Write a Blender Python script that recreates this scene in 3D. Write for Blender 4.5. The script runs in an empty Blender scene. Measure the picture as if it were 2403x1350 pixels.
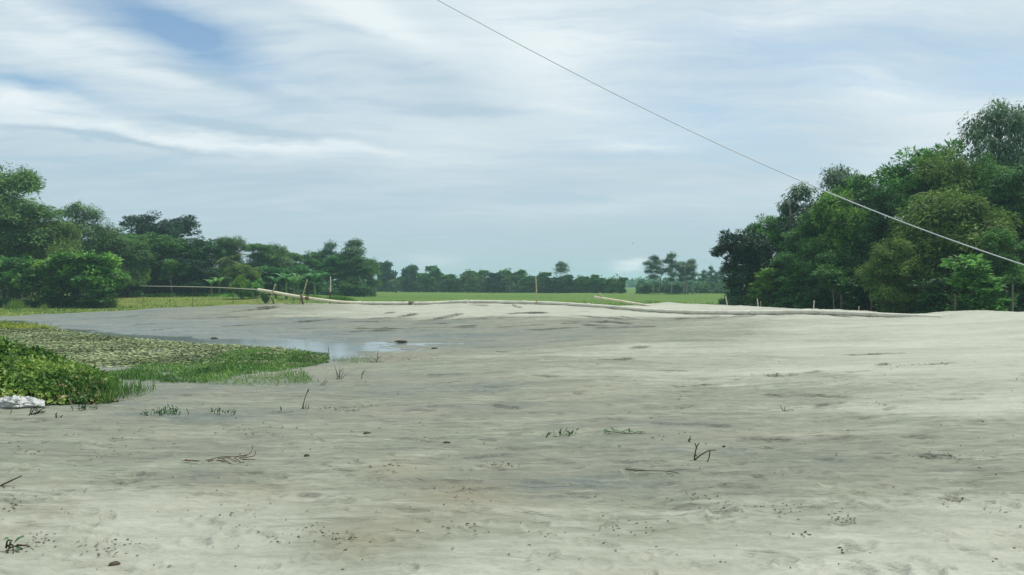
import bpy, math, random
import numpy as np

# ------------------------------------------------------------------ camera, sky, sun, exposure
sc = bpy.context.scene
COL = sc.collection
F, CX, CY, HZ = 1802.0, 1201.5, 675.0, 668.0        # focal length in photo pixels, centre, horizon row
CAM_H = 2.0
cam = bpy.data.cameras.new('camera')
cam.sensor_width = 36.0
cam.lens = 36.0 * F / 2403.0
cam.clip_start = 0.05
cam.clip_end = 9000
camo = bpy.data.objects.new('camera', cam)
COL.objects.link(camo)
camo.location = (0, 0, CAM_H)
camo.rotation_euler = (math.radians(90) - math.atan((CY - HZ) / F), 0, 0)
sc.camera = camo

SUN_AZ, SUN_EL = math.radians(72), math.radians(64)   # azimuth from +Y towards +X
world = bpy.data.worlds.new('World')
sc.world = world
world.use_nodes = True


class NT:
    """small helper to write node graphs as expressions"""
    def __init__(self, tree):
        self.t = tree
        tree.nodes.clear()

    def n(self, typ, **kw):
        nd = self.t.nodes.new(typ)
        for k, v in kw.items():
            setattr(nd, k, v)
        return nd

    def link(self, a, b):
        self.t.links.new(a, b)

    def put(self, sock, v):
        if hasattr(v, 'is_output'):
            self.link(v, sock)
        else:
            sock.default_value = v

    def m(self, op, a, b=0.0, c=None, clamp=False):
        nd = self.n('ShaderNodeMath', operation=op, use_clamp=clamp)
        self.put(nd.inputs[0], a)
        self.put(nd.inputs[1], b)
        if c is not None:
            self.put(nd.inputs[2], c)
        return nd.outputs[0]

    def vm(self, op, a, b=(0, 0, 0), scale=None):
        nd = self.n('ShaderNodeVectorMath', operation=op)
        self.put(nd.inputs[0], a)
        if op == 'SCALE':
            self.put(nd.inputs['Scale'], scale)
        else:
            self.put(nd.inputs[1], b)
        return nd.outputs['Value'] if op in ('DOT_PRODUCT', 'LENGTH') else nd.outputs['Vector']

    def mix(self, f, a, b, blend='MIX'):
        nd = self.n('ShaderNodeMix', data_type='RGBA', blend_type=blend)
        self.put(nd.inputs[0], f)
        for s, v in ((nd.inputs[6], a), (nd.inputs[7], b)):
            self.put(s, v if hasattr(v, 'is_output') else (tuple(v) + (1.0,))[:4])
        return nd.outputs[2]

    def ramp(self, f, stops, interp='LINEAR'):
        nd = self.n('ShaderNodeValToRGB')
        cr = nd.color_ramp
        cr.interpolation = interp
        while len(cr.elements) < len(stops):
            cr.elements.new(0.5)
        for e, (p, c) in zip(cr.elements, stops):
            e.position = p
            e.color = (tuple(c) + (1.0,))[:4] if hasattr(c, '__len__') else (c, c, c, 1)
        self.put(nd.inputs[0], f)
        return nd.outputs[0]

    def noise(self, vec, scale, detail=4.0, rough=0.55, dist=0.0, color=False):
        nd = self.n('ShaderNodeTexNoise')
        self.put(nd.inputs['Vector'], vec)
        nd.inputs['Scale'].default_value = scale
        nd.inputs['Detail'].default_value = detail
        nd.inputs['Roughness'].default_value = rough
        nd.inputs['Distortion'].default_value = dist
        return nd.outputs['Color'] if color else nd.outputs['Fac']

    def mapping(self, vec, loc=(0, 0, 0), rot=(0, 0, 0), scale=(1, 1, 1)):
        nd = self.n('ShaderNodeMapping')
        self.put(nd.inputs[0], vec)
        nd.inputs[1].default_value = loc
        nd.inputs[2].default_value = rot
        nd.inputs[3].default_value = scale
        return nd.outputs[0]


def build_sky():
    g = NT(world.node_tree)
    out = g.n('ShaderNodeOutputWorld')
    sky = g.n('ShaderNodeTexSky')
    sky.sky_type = 'NISHITA'
    sky.sun_disc = False
    sky.sun_elevation = SUN_EL
    sky.sun_rotation = SUN_AZ
    sky.air_density = 1.0
    sky.dust_density = 1.2
    sky.ozone_density = 1.5
    bg1 = g.n('ShaderNodeBackground')
    g.link(g.mix(1.0, sky.outputs[0], (0.95, 1.04, 1.0), 'MULTIPLY'), bg1.inputs[0])
    bg1.inputs[1].default_value = 0.125
    d0 = g.n('ShaderNodeTexCoord').outputs['Generated']
    sep = g.n('ShaderNodeSeparateXYZ')
    g.link(d0, sep.inputs[0])
    z = sep.outputs[2]
    # cloud plane seen from below, streaks run along one wind direction
    zz = g.m('ADD', g.m('ABSOLUTE', z), 0.13)
    comb = g.n('ShaderNodeCombineXYZ')
    g.link(g.m('DIVIDE', sep.outputs[0], zz), comb.inputs[0])
    g.link(g.m('DIVIDE', sep.outputs[1], zz), comb.inputs[1])
    P = comb.outputs[0]
    warp = g.vm('SUBTRACT', g.noise(g.mapping(P, scale=(1.0, 1.0, 1)), 1.3, 4, 0.55, color=True), (0.5, 0.5, 0.5))
    P2 = g.vm('ADD', P, g.vm('SCALE', warp, scale=0.5))
    streak = g.noise(g.mapping(P2, rot=(0, 0, math.radians(-24)), scale=(0.34, 1.25, 1)), 1.5, 7, 0.56)
    fine = g.noise(g.mapping(P2, rot=(0, 0, math.radians(-20)), scale=(0.4, 1.9, 1)), 4.5, 8, 0.65)
    d = g.vm('ADD', d0, g.vm('SCALE', warp, scale=0.05))
    d = g.vm('ADD', d, g.vm('SCALE', g.vm('SUBTRACT', g.noise(g.mapping(d0, scale=(1, 1, 3.0)), 14, 4, 0.6, color=True), (0.5, 0.5, 0.5)), scale=0.02))

    def blob(px, py, rx, ry, tilt):
        c = np.array([(px - CX) / F, 1.0, (HZ - py) / F])
        L = np.linalg.norm(c)
        c = c / L
        r = np.cross(c, (0, 0, 1.0))
        r /= np.linalg.norm(r)
        u = np.cross(r, c)
        t = math.radians(-tilt)
        a = (r * math.cos(t) + u * math.sin(t)) * (F * L) / rx
        b = (-r * math.sin(t) + u * math.cos(t)) * (F * L) / ry
        qa = g.vm('DOT_PRODUCT', d, tuple(a))
        qb = g.vm('DOT_PRODUCT', d, tuple(b))
        q = g.m('ADD', g.m('MULTIPLY', qa, qa), g.m('MULTIPLY', qb, qb))
        front = g.m('GREATER_THAN', g.vm('DOT_PRODUCT', d, tuple(c)), 0.0)
        return g.m('MULTIPLY', g.m('EXPONENT', g.m('MULTIPLY', q, -1.0)), front)

    def total(lst, start):
        s = start
        for (px, py, rx, ry, tilt, w) in lst:
            s = g.m('MULTIPLY_ADD', blob(px, py, rx, ry, tilt), w, s)
        return s

    holes = [(350, 38, 230, 58, 13, 0.72), (85, 203, 160, 26, 8, 0.85), (500, 125, 150, 60, 25, 0.6),
             (1760, 120, 270, 60, 12, 0.4), (2360, 150, 130, 45, 0, 0.25), (1640, 290, 260, 70, 4, 0.42),
             (700, 190, 160, 26, 10, 0.15)]
    brights = [(330, 295, 560, 44, 4, 0.4), (60, 255, 170, 46, 3, 0.4), (880, 45, 260, 50, 26, 0.7),
               (1290, 110, 230, 120, 25, 0.55), (1150, 300, 330, 70, -4, 0.25), (2080, 215, 150, 55, 15, 0.55),
               (2290, 270, 170, 50, 0, 0.3), (2000, 25, 520, 55, 0, 0.35), (1500, 341, 120, 14, 0, 0.4),
               (1483, 618, 36, 15, 5, 0.7), (2150, 365, 260, 50, -14, 0.3), (1500, 480, 380, 26, -3, 0.2),
               (120, 40, 230, 34, 14, 0.5), (240, 150, 300, 34, 10, 0.5), (420, 90, 260, 22, 20, 0.35),
               (600, 340, 460, 12, 1, 0.4), (1010, 608, 60, 22, 0, 0.25), (950, 440, 260, 14, -6, 0.15),
               (560, 305, 230, 13, 2, -0.75), (230, 331, 260, 7, 1, -0.55), (500, 190, 190, 24, 11, -0.5),
               (1050, 185, 200, 60, 24, -0.4), (1070, 252, 190, 16, 3, -0.4), (150, 282, 70, 6, 0, -0.4),
               (700, 420, 700, 60, 0, -0.12), (850, 75, 120, 12, 10, -0.3)]
    cover = total(holes, g.m('MULTIPLY_ADD', g.m('SUBTRACT', fine, 0.5), -0.7, g.m('MULTIPLY_ADD', g.m('SUBTRACT', streak, 0.5), -0.9, 0.03)))
    cover = g.m('SUBTRACT', 1.0, g.ramp(cover, [(0.02, 0.0), (0.95, 1.0)]), clamp=True)
    br = g.m('MULTIPLY_ADD', g.m('SUBTRACT', streak, 0.5), 0.85, 0.40)
    br = g.m('MULTIPLY_ADD', g.m('SUBTRACT', fine, 0.5), 0.9, br)
    # thin high cloud is whiter overhead, greyer in the long view through it near the horizon
    elev = g.ramp(z, [(0.0, (0.0, 0, 0)), (0.38, (1, 1, 1))])
    br = g.m('MULTIPLY', br, g.m('MULTIPLY_ADD', elev, 0.72, 0.28))
    br = g.m('ADD', total(brights, 0.0), br, clamp=True)
    base = g.ramp(z, [(0.0, (0.325, 0.448, 0.515)), (0.10, (0.390, 0.512, 0.592)), (0.2, (0.430, 0.548, 0.635)), (0.5, (0.465, 0.578, 0.66))])
    ccol = g.mix(br, base, (0.72, 0.79, 0.812))
    bg2 = g.n('ShaderNodeBackground')
    g.link(ccol, bg2.inputs[0])
    bg2.inputs[1].default_value = 1.0
    mx = g.n('ShaderNodeMixShader')
    g.link(cover, mx.inputs[0])
    g.link(bg1.outputs[0], mx.inputs[1])
    g.link(bg2.outputs[0], mx.inputs[2])
    g.link(mx.outputs[0], out.inputs[0])


build_sky()
sun = bpy.data.lights.new('sun', 'SUN')
sun.energy = 3.2
sun.angle = math.radians(1.0)
sun.color = (1.0, 0.95, 0.87)
suno = bpy.data.objects.new('sun', sun)
COL.objects.link(suno)
sd = np.array([math.sin(SUN_AZ) * math.cos(SUN_EL), math.cos(SUN_AZ) * math.cos(SUN_EL), math.sin(SUN_EL)])
from mathutils import Vector
suno.rotation_euler = Vector(sd).to_track_quat('Z', 'Y').to_euler()
suno.location = tuple(sd * 60)

sc.view_settings.view_transform = 'Standard'
sc.view_settings.look = 'None'
sc.view_settings.gamma = 1.0
sc.view_settings.exposure = 0.2
sc.view_settings.use_curve_mapping = False
sc.render.engine = 'CYCLES'
sc.cycles.max_bounces = 6
sc.cycles.diffuse_bounces = 3
sc.cycles.glossy_bounces = 2
sc.cycles.transmission_bounces = 3
sc.cycles.volume_bounces = 1
sc.cycles.caustics_reflective = False
sc.cycles.caustics_refractive = False
sc.cycles.use_denoising = True

# ------------------------------------------------------------------ helpers
RNG = np.random.default_rng(11)


class MB:
    """collects quads / tris as numpy chunks and builds one mesh"""
    def __init__(self):
        self.v, self.f, self.n = [], [], 0

    def add(self, verts, faces):
        verts = np.asarray(verts, float).reshape(-1, 3)
        for fc in (faces if isinstance(faces, list) else [faces]):
            self.f.append(np.asarray(fc, np.int64) + self.n)
        self.v.append(verts)
        self.n += len(verts)

    def mesh(self, name, mat, smooth=False, attrs=None):
        V = np.concatenate(self.v)
        me = bpy.data.meshes.new(name)
        me.vertices.add(len(V))
        me.vertices.foreach_set('co', V.astype(np.float32).ravel())
        loops = np.concatenate([a.ravel() for a in self.f])
        tot = np.concatenate([np.full(len(a), a.shape[1]) for a in self.f])
        st = np.concatenate([[0], np.cumsum(tot)[:-1]])
        me.loops.add(len(loops))
        me.loops.foreach_set('vertex_index', loops.astype(np.int32))
        me.polygons.add(len(tot))
        me.polygons.foreach_set('loop_start', st.astype(np.int32))
        try:
            me.polygons.foreach_set('loop_total', tot.astype(np.int32))
        except Exception:
            pass
        me.polygons.foreach_set('use_smooth', np.full(len(tot), smooth))
        for k, arr in (attrs or {}).items():
            at = me.attributes.new(k, 'FLOAT', 'POINT')
            at.data.foreach_set('value', np.asarray(arr, np.float32))
        me.update(calc_edges=True)
        me.validate()
        if mat:
            me.materials.append(mat)
        return me


def link(name, data, parent=None, loc=None):
    o = bpy.data.objects.new(name, data)
    COL.objects.link(o)
    if parent:
        o.parent = parent
    if loc is not None:
        o.location = tuple(float(c) for c in loc)
    return o


def tag(o, label=None, cat=None, group=None, kind=None):
    if label:
        o['label'] = label
    if cat:
        o['category'] = cat
    if group:
        o['group'] = group
    if kind:
        o['kind'] = kind
    return o


def unit(a):
    return a / (np.linalg.norm(a, axis=-1, keepdims=True) + 1e-9)


def tube(mb, pts, rad, sides=8):
    pts = np.asarray(pts, float)
    n = len(pts)
    rad = np.broadcast_to(np.asarray(rad, float), (n,))
    t = unit(np.gradient(pts, axis=0))
    ref = np.array([0.31, 0.17, 0.93]) if abs(unit(pts[-1] - pts[0])[2]) < 0.8 else np.array([0.93, 0.3, 0.1])
    a = unit(np.cross(t, ref))
    b = np.cross(t, a)
    ang = np.linspace(0, 2 * np.pi, sides, endpoint=False)
    ring = a[:, None, :] * np.cos(ang)[None, :, None] + b[:, None, :] * np.sin(ang)[None, :, None]
    V = pts[:, None, :] + ring * rad[:, None, None]
    V = V.reshape(-1, 3)
    i = np.arange(n - 1)[:, None] * sides
    j = np.arange(sides)[None, :]
    k = (j + 1) % sides
    Q = np.stack([i + j, i + k, i + sides + k, i + sides + j], -1).reshape(-1, 4)
    caps = np.array([np.arange(sides)[::-1], (n - 1) * sides + np.arange(sides)])
    mb.add(V, [Q, caps])


def leaves(mb, c, d, nrm, ln, wd, fold=0.18):
    """pointed, folded leaf quads. c base points, d leaf direction, nrm face normal"""
    d = unit(d)
    s = unit(np.cross(d, nrm))
    nn = np.cross(s, d)
    ln = np.broadcast_to(np.asarray(ln, float), (len(c),))[:, None]
    wd = np.broadcast_to(np.asarray(wd, float), (len(c),))[:, None]
    p0 = c
    p1 = c + d * ln * 0.45 + s * wd * 0.5 + nn * wd * fold
    p2 = c + d * ln
    p3 = c + d * ln * 0.45 - s * wd * 0.5 + nn * wd * fold
    V = np.stack([p0, p1, p2, p3], 1).reshape(-1, 3)
    mb.add(V, np.arange(len(c) * 4).reshape(-1, 4))


_perm = np.random.default_rng(5).permutation(4096)
_gr = np.random.default_rng(6).uniform(0, 2 * np.pi, 4096)


def perlin(x, y, seed=0):
    xi, yi = np.floor(x).astype(np.int64), np.floor(y).astype(np.int64)
    xf, yf = x - xi, y - yi
    def gd(ix, iy, dx, dy):
        h = _gr[(_perm[(ix + seed * 131) & 4095] + iy * 57) & 4095]
        return np.cos(h) * dx + np.sin(h) * dy
    u = xf * xf * xf * (xf * (xf * 6 - 15) + 10)
    v = yf * yf * yf * (yf * (yf * 6 - 15) + 10)
    a = gd(xi, yi, xf, yf) * (1 - u) + gd(xi + 1, yi, xf - 1, yf) * u
    b = gd(xi, yi + 1, xf, yf - 1) * (1 - u) + gd(xi + 1, yi + 1, xf - 1, yf - 1) * u
    return (a * (1 - v) + b * v) * 1.5


def fbm(x, y, oct=4, seed=0, gain=0.5):
    s, a, f = 0, 1.0, 1.0
    for o in range(oct):
        s = s + a * perlin(x * f + 17.3 * o, y * f + 9.1 * o, seed + o)
        a *= gain
        f *= 2.03
    return s


def sstep(x, a, b):
    t = np.clip((x - a) / (b - a), 0, 1)
    return t * t * (3 - 2 * t)


# ------------------------------------------------------------------ materials
def new_mat(name):
    m = bpy.data.materials.new(name)
    m.use_nodes = True
    return m, NT(m.node_tree)


def finish(g, color, rough=0.9, spec=0.2, bump=None, bstr=0.4, bdist=0.02, transl=None, metal=0.0):
    out = g.n('ShaderNodeOutputMaterial')
    p = g.n('ShaderNodeBsdfPrincipled')
    g.put(p.inputs['Base Color'], color if hasattr(color, 'is_output') else (tuple(color) + (1,))[:4])
    g.put(p.inputs['Roughness'], rough)
    g.put(p.inputs['Specular IOR Level'], spec)
    p.inputs['Metallic'].default_value = metal
    if bump is not None:
        b = g.n('ShaderNodeBump')
        b.inputs['Strength'].default_value = bstr
        b.inputs['Distance'].default_value = bdist
        g.link(bump, b.inputs['Height'])
        g.link(b.outputs[0], p.inputs['Normal'])
    if transl:
        tr = g.n('ShaderNodeBsdfTranslucent')
        g.put(tr.inputs[0], color)
        mx = g.n('ShaderNodeMixShader')
        mx.inputs[0].default_value = transl
        g.link(p.outputs[0], mx.inputs[1])
        g.link(tr.outputs[0], mx.inputs[2])
        g.link(mx.outputs[0], out.inputs[0])
    else:
        g.link(p.outputs[0], out.inputs[0])
    return p


def leaf_mat(name, dark, light, hi=None, scale=0.6, transl=0.3, rough=0.5, spec=0.25):
    """leaf colour: per leaf and per branch variation, multiplied by the object's own tint"""
    m, g = new_mat(name)
    geo = g.n('ShaderNodeNewGeometry')
    oi = g.n('ShaderNodeObjectInfo')
    co = g.n('ShaderNodeTexCoord').outputs['Object']
    co = g.vm('ADD', co, g.vm('SCALE', (1, 1, 1), scale=g.m('MULTIPLY', oi.outputs['Random'], 50.0)))
    nz = g.noise(co, scale, 3, 0.6)
    f = g.m('MULTIPLY_ADD', g.m('SUBTRACT', nz, 0.5), 2.6, 0.5)
    f = g.m('MULTIPLY_ADD', g.m('SUBTRACT', geo.outputs['Random Per Island'], 0.5), 0.75, f, clamp=True)
    k = 1.75
    st = [(0.0, dark), (0.7, tuple(k * c for c in light)), (1.0, tuple(k * c for c in (hi or light)))]
    col = g.ramp(f, st)
    col = g.mix(1.0, col, oi.outputs['Color'], 'MULTIPLY')
    finish(g, col, rough, spec, transl=transl)
    return m


def plain_mat(name, c1, c2, scale=6.0, rough=0.85, spec=0.2, bstr=0.4, bdist=0.01, stretch=(1, 1, 1)):
    m, g = new_mat(name)
    co = g.mapping(g.n('ShaderNodeTexCoord').outputs['Object'], scale=stretch)
    nz = g.noise(co, scale, 5, 0.6)
    col = g.ramp(nz, [(0.3, c1), (0.7, c2)])
    finish(g, col, rough, spec, bump=nz, bstr=bstr, bdist=bdist)
    return m


M = {}
M['mango'] = leaf_mat('dark_leaf', (0.012, 0.036, 0.020), (0.030, 0.085, 0.036), (0.055, 0.125, 0.045), 0.5, 0.15, 0.42, 0.3)
M['leafy'] = leaf_mat('green_leaf', (0.022, 0.070, 0.018), (0.060, 0.155, 0.032), (0.105, 0.215, 0.05), 0.6, 0.25)
M['feather'] = leaf_mat('feathery_leaf', (0.030, 0.072, 0.022), (0.070, 0.145, 0.036), (0.10, 0.18, 0.048), 0.4, 0.28, 0.6)
M['euca'] = leaf_mat('grey_green_leaf', (0.030, 0.066, 0.034), (0.066, 0.125, 0.058), (0.11, 0.17, 0.08), 0.5, 0.28)
M['broad'] = leaf_mat('broad_leaf', (0.022, 0.075, 0.018), (0.072, 0.175, 0.030), (0.155, 0.27, 0.042), 0.45, 0.28, 0.45)
M['frond'] = leaf_mat('palm_frond', (0.045, 0.075, 0.03), (0.095, 0.13, 0.055), (0.15, 0.18, 0.08), 0.5, 0.2)
M['banana'] = leaf_mat('banana_leaf', (0.035, 0.10, 0.03), (0.075, 0.17, 0.05), (0.12, 0.22, 0.07), 0.7, 0.3, 0.4, 0.3)
M['creeper'] = leaf_mat('creeper_leaf', (0.024, 0.070, 0.012), (0.088, 0.165, 0.026), (0.19, 0.25, 0.055), 1.1, 0.3, 0.45, 0.3)
M['dead'] = leaf_mat('dead_leaf', (0.10, 0.075, 0.035), (0.22, 0.17, 0.085), (0.34, 0.28, 0.16), 1.5, 0.15, 0.8, 0.1)
M['marsh'] = leaf_mat('marsh_grass_blade', (0.030, 0.095, 0.018), (0.076, 0.172, 0.034), (0.135, 0.235, 0.058), 0.7, 0.3, 0.5)
M['fieldgrass'] = leaf_mat('field_grass_blade', (0.055, 0.12, 0.024), (0.105, 0.18, 0.036), (0.17, 0.22, 0.06), 0.15, 0.3, 0.7)
M['pad'] = leaf_mat('pond_weed_leaf', (0.10, 0.13, 0.055), (0.145, 0.177, 0.082), (0.19, 0.22, 0.118), 0.35, 0.1, 0.6, 0.15)
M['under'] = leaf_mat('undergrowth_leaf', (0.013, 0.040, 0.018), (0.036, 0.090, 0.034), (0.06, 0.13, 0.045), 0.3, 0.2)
M['litter'] = leaf_mat('dead_litter', (0.045, 0.045, 0.028), (0.11, 0.10, 0.07), (0.2, 0.18, 0.125), 3.0, 0.0, 0.9, 0.1)
M['bark'] = plain_mat('brown_bark', (0.035, 0.030, 0.022), (0.11, 0.095, 0.07), 8, 0.9, stretch=(1, 1, 0.25))
M['pale_bark'] = plain_mat('pale_bark', (0.14, 0.135, 0.11), (0.34, 0.32, 0.27), 7, 0.85, stretch=(1, 1, 0.3))
M['grey_bark'] = plain_mat('grey_bark', (0.06, 0.06, 0.055), (0.16, 0.155, 0.14), 7, 0.85, stretch=(1, 1, 0.3))
M['bamboo'] = plain_mat('bamboo', (0.30, 0.26, 0.13), (0.52, 0.47, 0.28), 10, 0.6, 0.3, stretch=(1, 1, 0.2))
M['pale_bamboo'] = plain_mat('weathered_bamboo', (0.42, 0.39, 0.31), (0.62, 0.58, 0.47), 10, 0.65, 0.3, stretch=(1, 1, 0.2))
M['dark_wood'] = plain_mat('dark_brown_wood', (0.022, 0.020, 0.013), (0.075, 0.066, 0.042), 12, 0.8)
M['pipe'] = plain_mat('sandy_pipe', (0.46, 0.445, 0.36), (0.68, 0.66, 0.56), 1.6, 0.6, 0.3, bstr=0.15)
M['pipe_yellow'] = plain_mat('yellowed_pipe', (0.50, 0.465, 0.31), (0.72, 0.675, 0.50), 1.6, 0.55, 0.3, bstr=0.15)
M['rust'] = plain_mat('rusty_collar', (0.10, 0.07, 0.045), (0.24, 0.18, 0.12), 9, 0.8)
M['green_twig'] = plain_mat('green_twig', (0.022, 0.030, 0.012), (0.055, 0.062, 0.026), 20, 0.6)
M['brown_twig'] = plain_mat('brown_twig', (0.055, 0.032, 0.018), (0.14, 0.085, 0.05), 20, 0.75)
M['cable'] = plain_mat('cable_sheath', (0.48, 0.52, 0.54), (0.60, 0.63, 0.64), 3, 0.45, 0.4, bstr=0.05)
M['bird'] = plain_mat('dark_feather', (0.04, 0.04, 0.045), (0.09, 0.09, 0.10), 9, 0.7)


def sand_material():
    m, g = new_mat('river_sand')
    pos = g.n('ShaderNodeNewGeometry').outputs['Position']
    damp = g.n('ShaderNodeAttribute', attribute_name='damp').outputs['Fac']
    stain = g.n('ShaderNodeAttribute', attribute_name='stain').outputs['Fac']
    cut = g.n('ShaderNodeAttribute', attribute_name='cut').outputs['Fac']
    big = g.noise(g.mapping(pos, rot=(0, 0, 0.10), scale=(0.30, 1, 1)), 0.34, 6, 0.6, 0.6)
    mid = g.noise(g.mapping(pos, rot=(0, 0, 0.06), scale=(0.28, 1, 1)), 1.7, 6, 0.62, 0.8)
    sml = g.noise(g.mapping(pos, rot=(0, 0, -0.05), scale=(0.38, 1, 1)), 8.0, 5, 0.65, 0.5)
    grain = g.noise(pos, 160.0, 2, 0.6)
    f = g.m('MULTIPLY', g.m('SUBTRACT', big, 0.5), 1.15)
    f = g.m('MULTIPLY_ADD', g.m('SUBTRACT', mid, 0.5), 1.05, f)
    f = g.m('MULTIPLY_ADD', g.m('SUBTRACT', sml, 0.5), 0.7, f)
    f = g.m('MULTIPLY_ADD', f, g.ramp(damp, [(0.02, 0.5), (0.4, 1.0), (0.9, 0.7)]), damp)
    f = g.m('ADD', f, 0.06, clamp=True)
    col = g.ramp(f, [(0.0, (0.455, 0.468, 0.392)), (0.22, (0.348, 0.364, 0.298)), (0.48, (0.226, 0.244, 0.186)),
                     (0.74, (0.166, 0.186, 0.150)), (0.95, (0.118, 0.152, 0.150))])
    crisp = g.noise(g.mapping(pos, scale=(0.5, 1, 1)), 27, 4, 0.7)
    col = g.mix(g.m('MULTIPLY', g.ramp(crisp, [(0.5, 0.0), (0.72, 1.0)]), 0.32), col, (0.15, 0.155, 0.12))
    col = g.mix(g.m('MULTIPLY', g.ramp(crisp, [(0.30, 1.0), (0.44, 0.0)]), 0.25), col, (0.46, 0.47, 0.40))
    dash = g.noise(g.mapping(pos, rot=(0, 0, 0.04), scale=(0.16, 1, 1)), 11.0, 4, 0.6, 0.3)
    dfar = g.noise(g.mapping(pos, rot=(0, 0, 0.08), scale=(0.14, 1, 1)), 3.2, 5, 0.65, 0.3)
    dm = g.m('MULTIPLY', g.ramp(damp, [(0.05, 0.15), (0.45, 1.0)]), 0.38)
    col = g.mix(g.m('MULTIPLY', g.ramp(dash, [(0.55, 0.0), (0.68, 1.0)]), dm), col, (0.115, 0.125, 0.095))
    col = g.mix(g.m('MULTIPLY', g.ramp(dfar, [(0.56, 0.0), (0.70, 1.0)]), dm), col, (0.13, 0.14, 0.108))
    col = g.mix(g.m('MULTIPLY', g.ramp(dash, [(0.32, 1.0), (0.44, 0.0)]), 0.35), col, (0.43, 0.44, 0.37))
    # thin broken lines of dark silt left by draining water
    l1 = g.noise(g.mapping(pos, rot=(0, 0, 0.05), scale=(0.16, 1, 1)), 1.15, 4, 0.6, 0.4)
    l2 = g.noise(g.mapping(pos, rot=(0, 0, -0.07), scale=(0.2, 1, 1)), 3.4, 4, 0.6, 0.6)
    k1 = g.ramp(g.m('ABSOLUTE', g.m('SUBTRACT', l1, 0.5)), [(0.0, 1.0), (0.022, 0.0)])
    k2 = g.ramp(g.m('ABSOLUTE', g.m('SUBTRACT', l2, 0.52)), [(0.0, 1.0), (0.035, 0.0)])
    msk = g.noise(g.mapping(pos, loc=(3, 8, 0), scale=(0.6, 1, 1)), 0.9, 4, 0.65)
    kk = g.m('MAXIMUM', g.m('MULTIPLY', k1, g.ramp(msk, [(0.46, 0.0), (0.6, 0.9)])), g.m('MULTIPLY', k2, g.ramp(sml, [(0.48, 0.0), (0.62, 0.8)])))
    kk = g.m('MULTIPLY', kk, g.ramp(damp, [(0.05, 0.22), (0.45, 1.0)]))
    col = g.mix(g.m('MULTIPLY', kk, 0.55), col, (0.12, 0.13, 0.105))
    warm = g.noise(g.mapping(pos, scale=(0.5, 1, 1)), 0.55, 3, 0.5)
    col = g.mix(g.m('MULTIPLY', g.ramp(warm, [(0.42, 0.0), (0.66, 1.0)]), 0.22), col, (0.36, 0.33, 0.25))
    sm = g.m('MULTIPLY', stain, g.ramp(mid, [(0.35, 0.25), (0.6, 1.0)]), clamp=True)
    col = g.mix(g.m('MULTIPLY', sm, 0.7), col, (0.235, 0.205, 0.135))
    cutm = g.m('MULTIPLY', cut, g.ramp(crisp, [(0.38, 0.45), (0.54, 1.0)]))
    col = g.mix(g.m('MULTIPLY', cutm, 0.95, clamp=True), col, (0.05, 0.053, 0.044))  # cut faces near black: wet sand plus their shade painted in
    # scattered specks of silt and leaf crumbs
    vor = g.n('ShaderNodeTexVoronoi')
    g.link(g.mapping(pos, scale=(0.6, 1, 1)), vor.inputs['Vector'])
    vor.inputs['Scale'].default_value = 5.5
    sp = g.m('LESS_THAN', vor.outputs['Distance'], g.m('MULTIPLY', g.ramp(mid, [(0.45, 0.0), (0.75, 1.0)]), 0.13))
    col = g.mix(g.m('MULTIPLY', sp, 0.45), col, (0.13, 0.125, 0.095))
    col = g.mix(g.m('MULTIPLY_ADD', g.m('SUBTRACT', grain, 0.5), 0.5, 0.12, clamp=True), col, (0.20, 0.20, 0.17))
    h = g.m('ADD', g.m('MULTIPLY', sml, 0.7), g.m('MULTIPLY', mid, 1.6))
    h = g.m('MULTIPLY_ADD', grain, 0.12, h)
    h = g.m('MULTIPLY_ADD', crisp, 0.34, h)
    rough = g.ramp(damp, [(0.72, 0.95), (0.95, 0.38)])
    h = g.m('MULTIPLY_ADD', kk, -0.7, h)
    finish(g, col, rough, 0.2, bump=h, bstr=0.72, bdist=0.055)
    return m


def field_material():
    m, g = new_mat('field_grass')
    pos = g.n('ShaderNodeNewGeometry').outputs['Position']
    yel = g.n('ShaderNodeAttribute', attribute_name='yellow').outputs['Fac']
    soil = g.n('ShaderNodeAttribute', attribute_name='soil').outputs['Fac']
    # small paddies, each with its own green
    br = g.n('ShaderNodeTexBrick')
    g.link(g.mapping(pos, rot=(0, 0, 0.05)), br.inputs['Vector'])
    br.offset = 0.37
    br.inputs['Scale'].default_value = 1.0
    br.inputs['Brick Width'].default_value = 46
    br.inputs['Row Height'].default_value = 21
    br.inputs['Mortar Size'].default_value = 0.55
    br.inputs['Mortar Smooth'].default_value = 0.4
    br.inputs['Color1'].default_value = (0, 0, 0, 1)
    br.inputs['Color2'].default_value = (1, 1, 1, 1)
    br.inputs['Mortar'].default_value = (0.5, 0.5, 0.5, 1)
    plot = br.outputs['Color']
    n1 = g.noise(g.mapping(pos, scale=(0.35, 1, 1)), 0.16, 5, 0.6)
    n2 = g.noise(pos, 2.2, 4, 0.65)
    col = g.mix(plot, (0.085, 0.165, 0.038), (0.118, 0.205, 0.052))
    col = g.mix(g.ramp(n1, [(0.4, 0.0), (0.7, 0.6)]), col, (0.15, 0.20, 0.06))
    col = g.mix(g.m('MULTIPLY', br.outputs['Fac'], 0.6), col, (0.07, 0.12, 0.035))
    col = g.mix(yel, col, g.mix(n1, (0.15, 0.19, 0.042), (0.215, 0.225, 0.065)))
    col = g.mix(g.m('MULTIPLY_ADD', g.m('SUBTRACT', n2, 0.5), 1.2, 0.2, clamp=True), col, (0.055, 0.10, 0.025))
    col = g.mix(soil, col, (0.16, 0.125, 0.08))
    finish(g, col, 0.95, 0.05, bump=n2, bstr=0.8, bdist=0.15)
    return m


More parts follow.
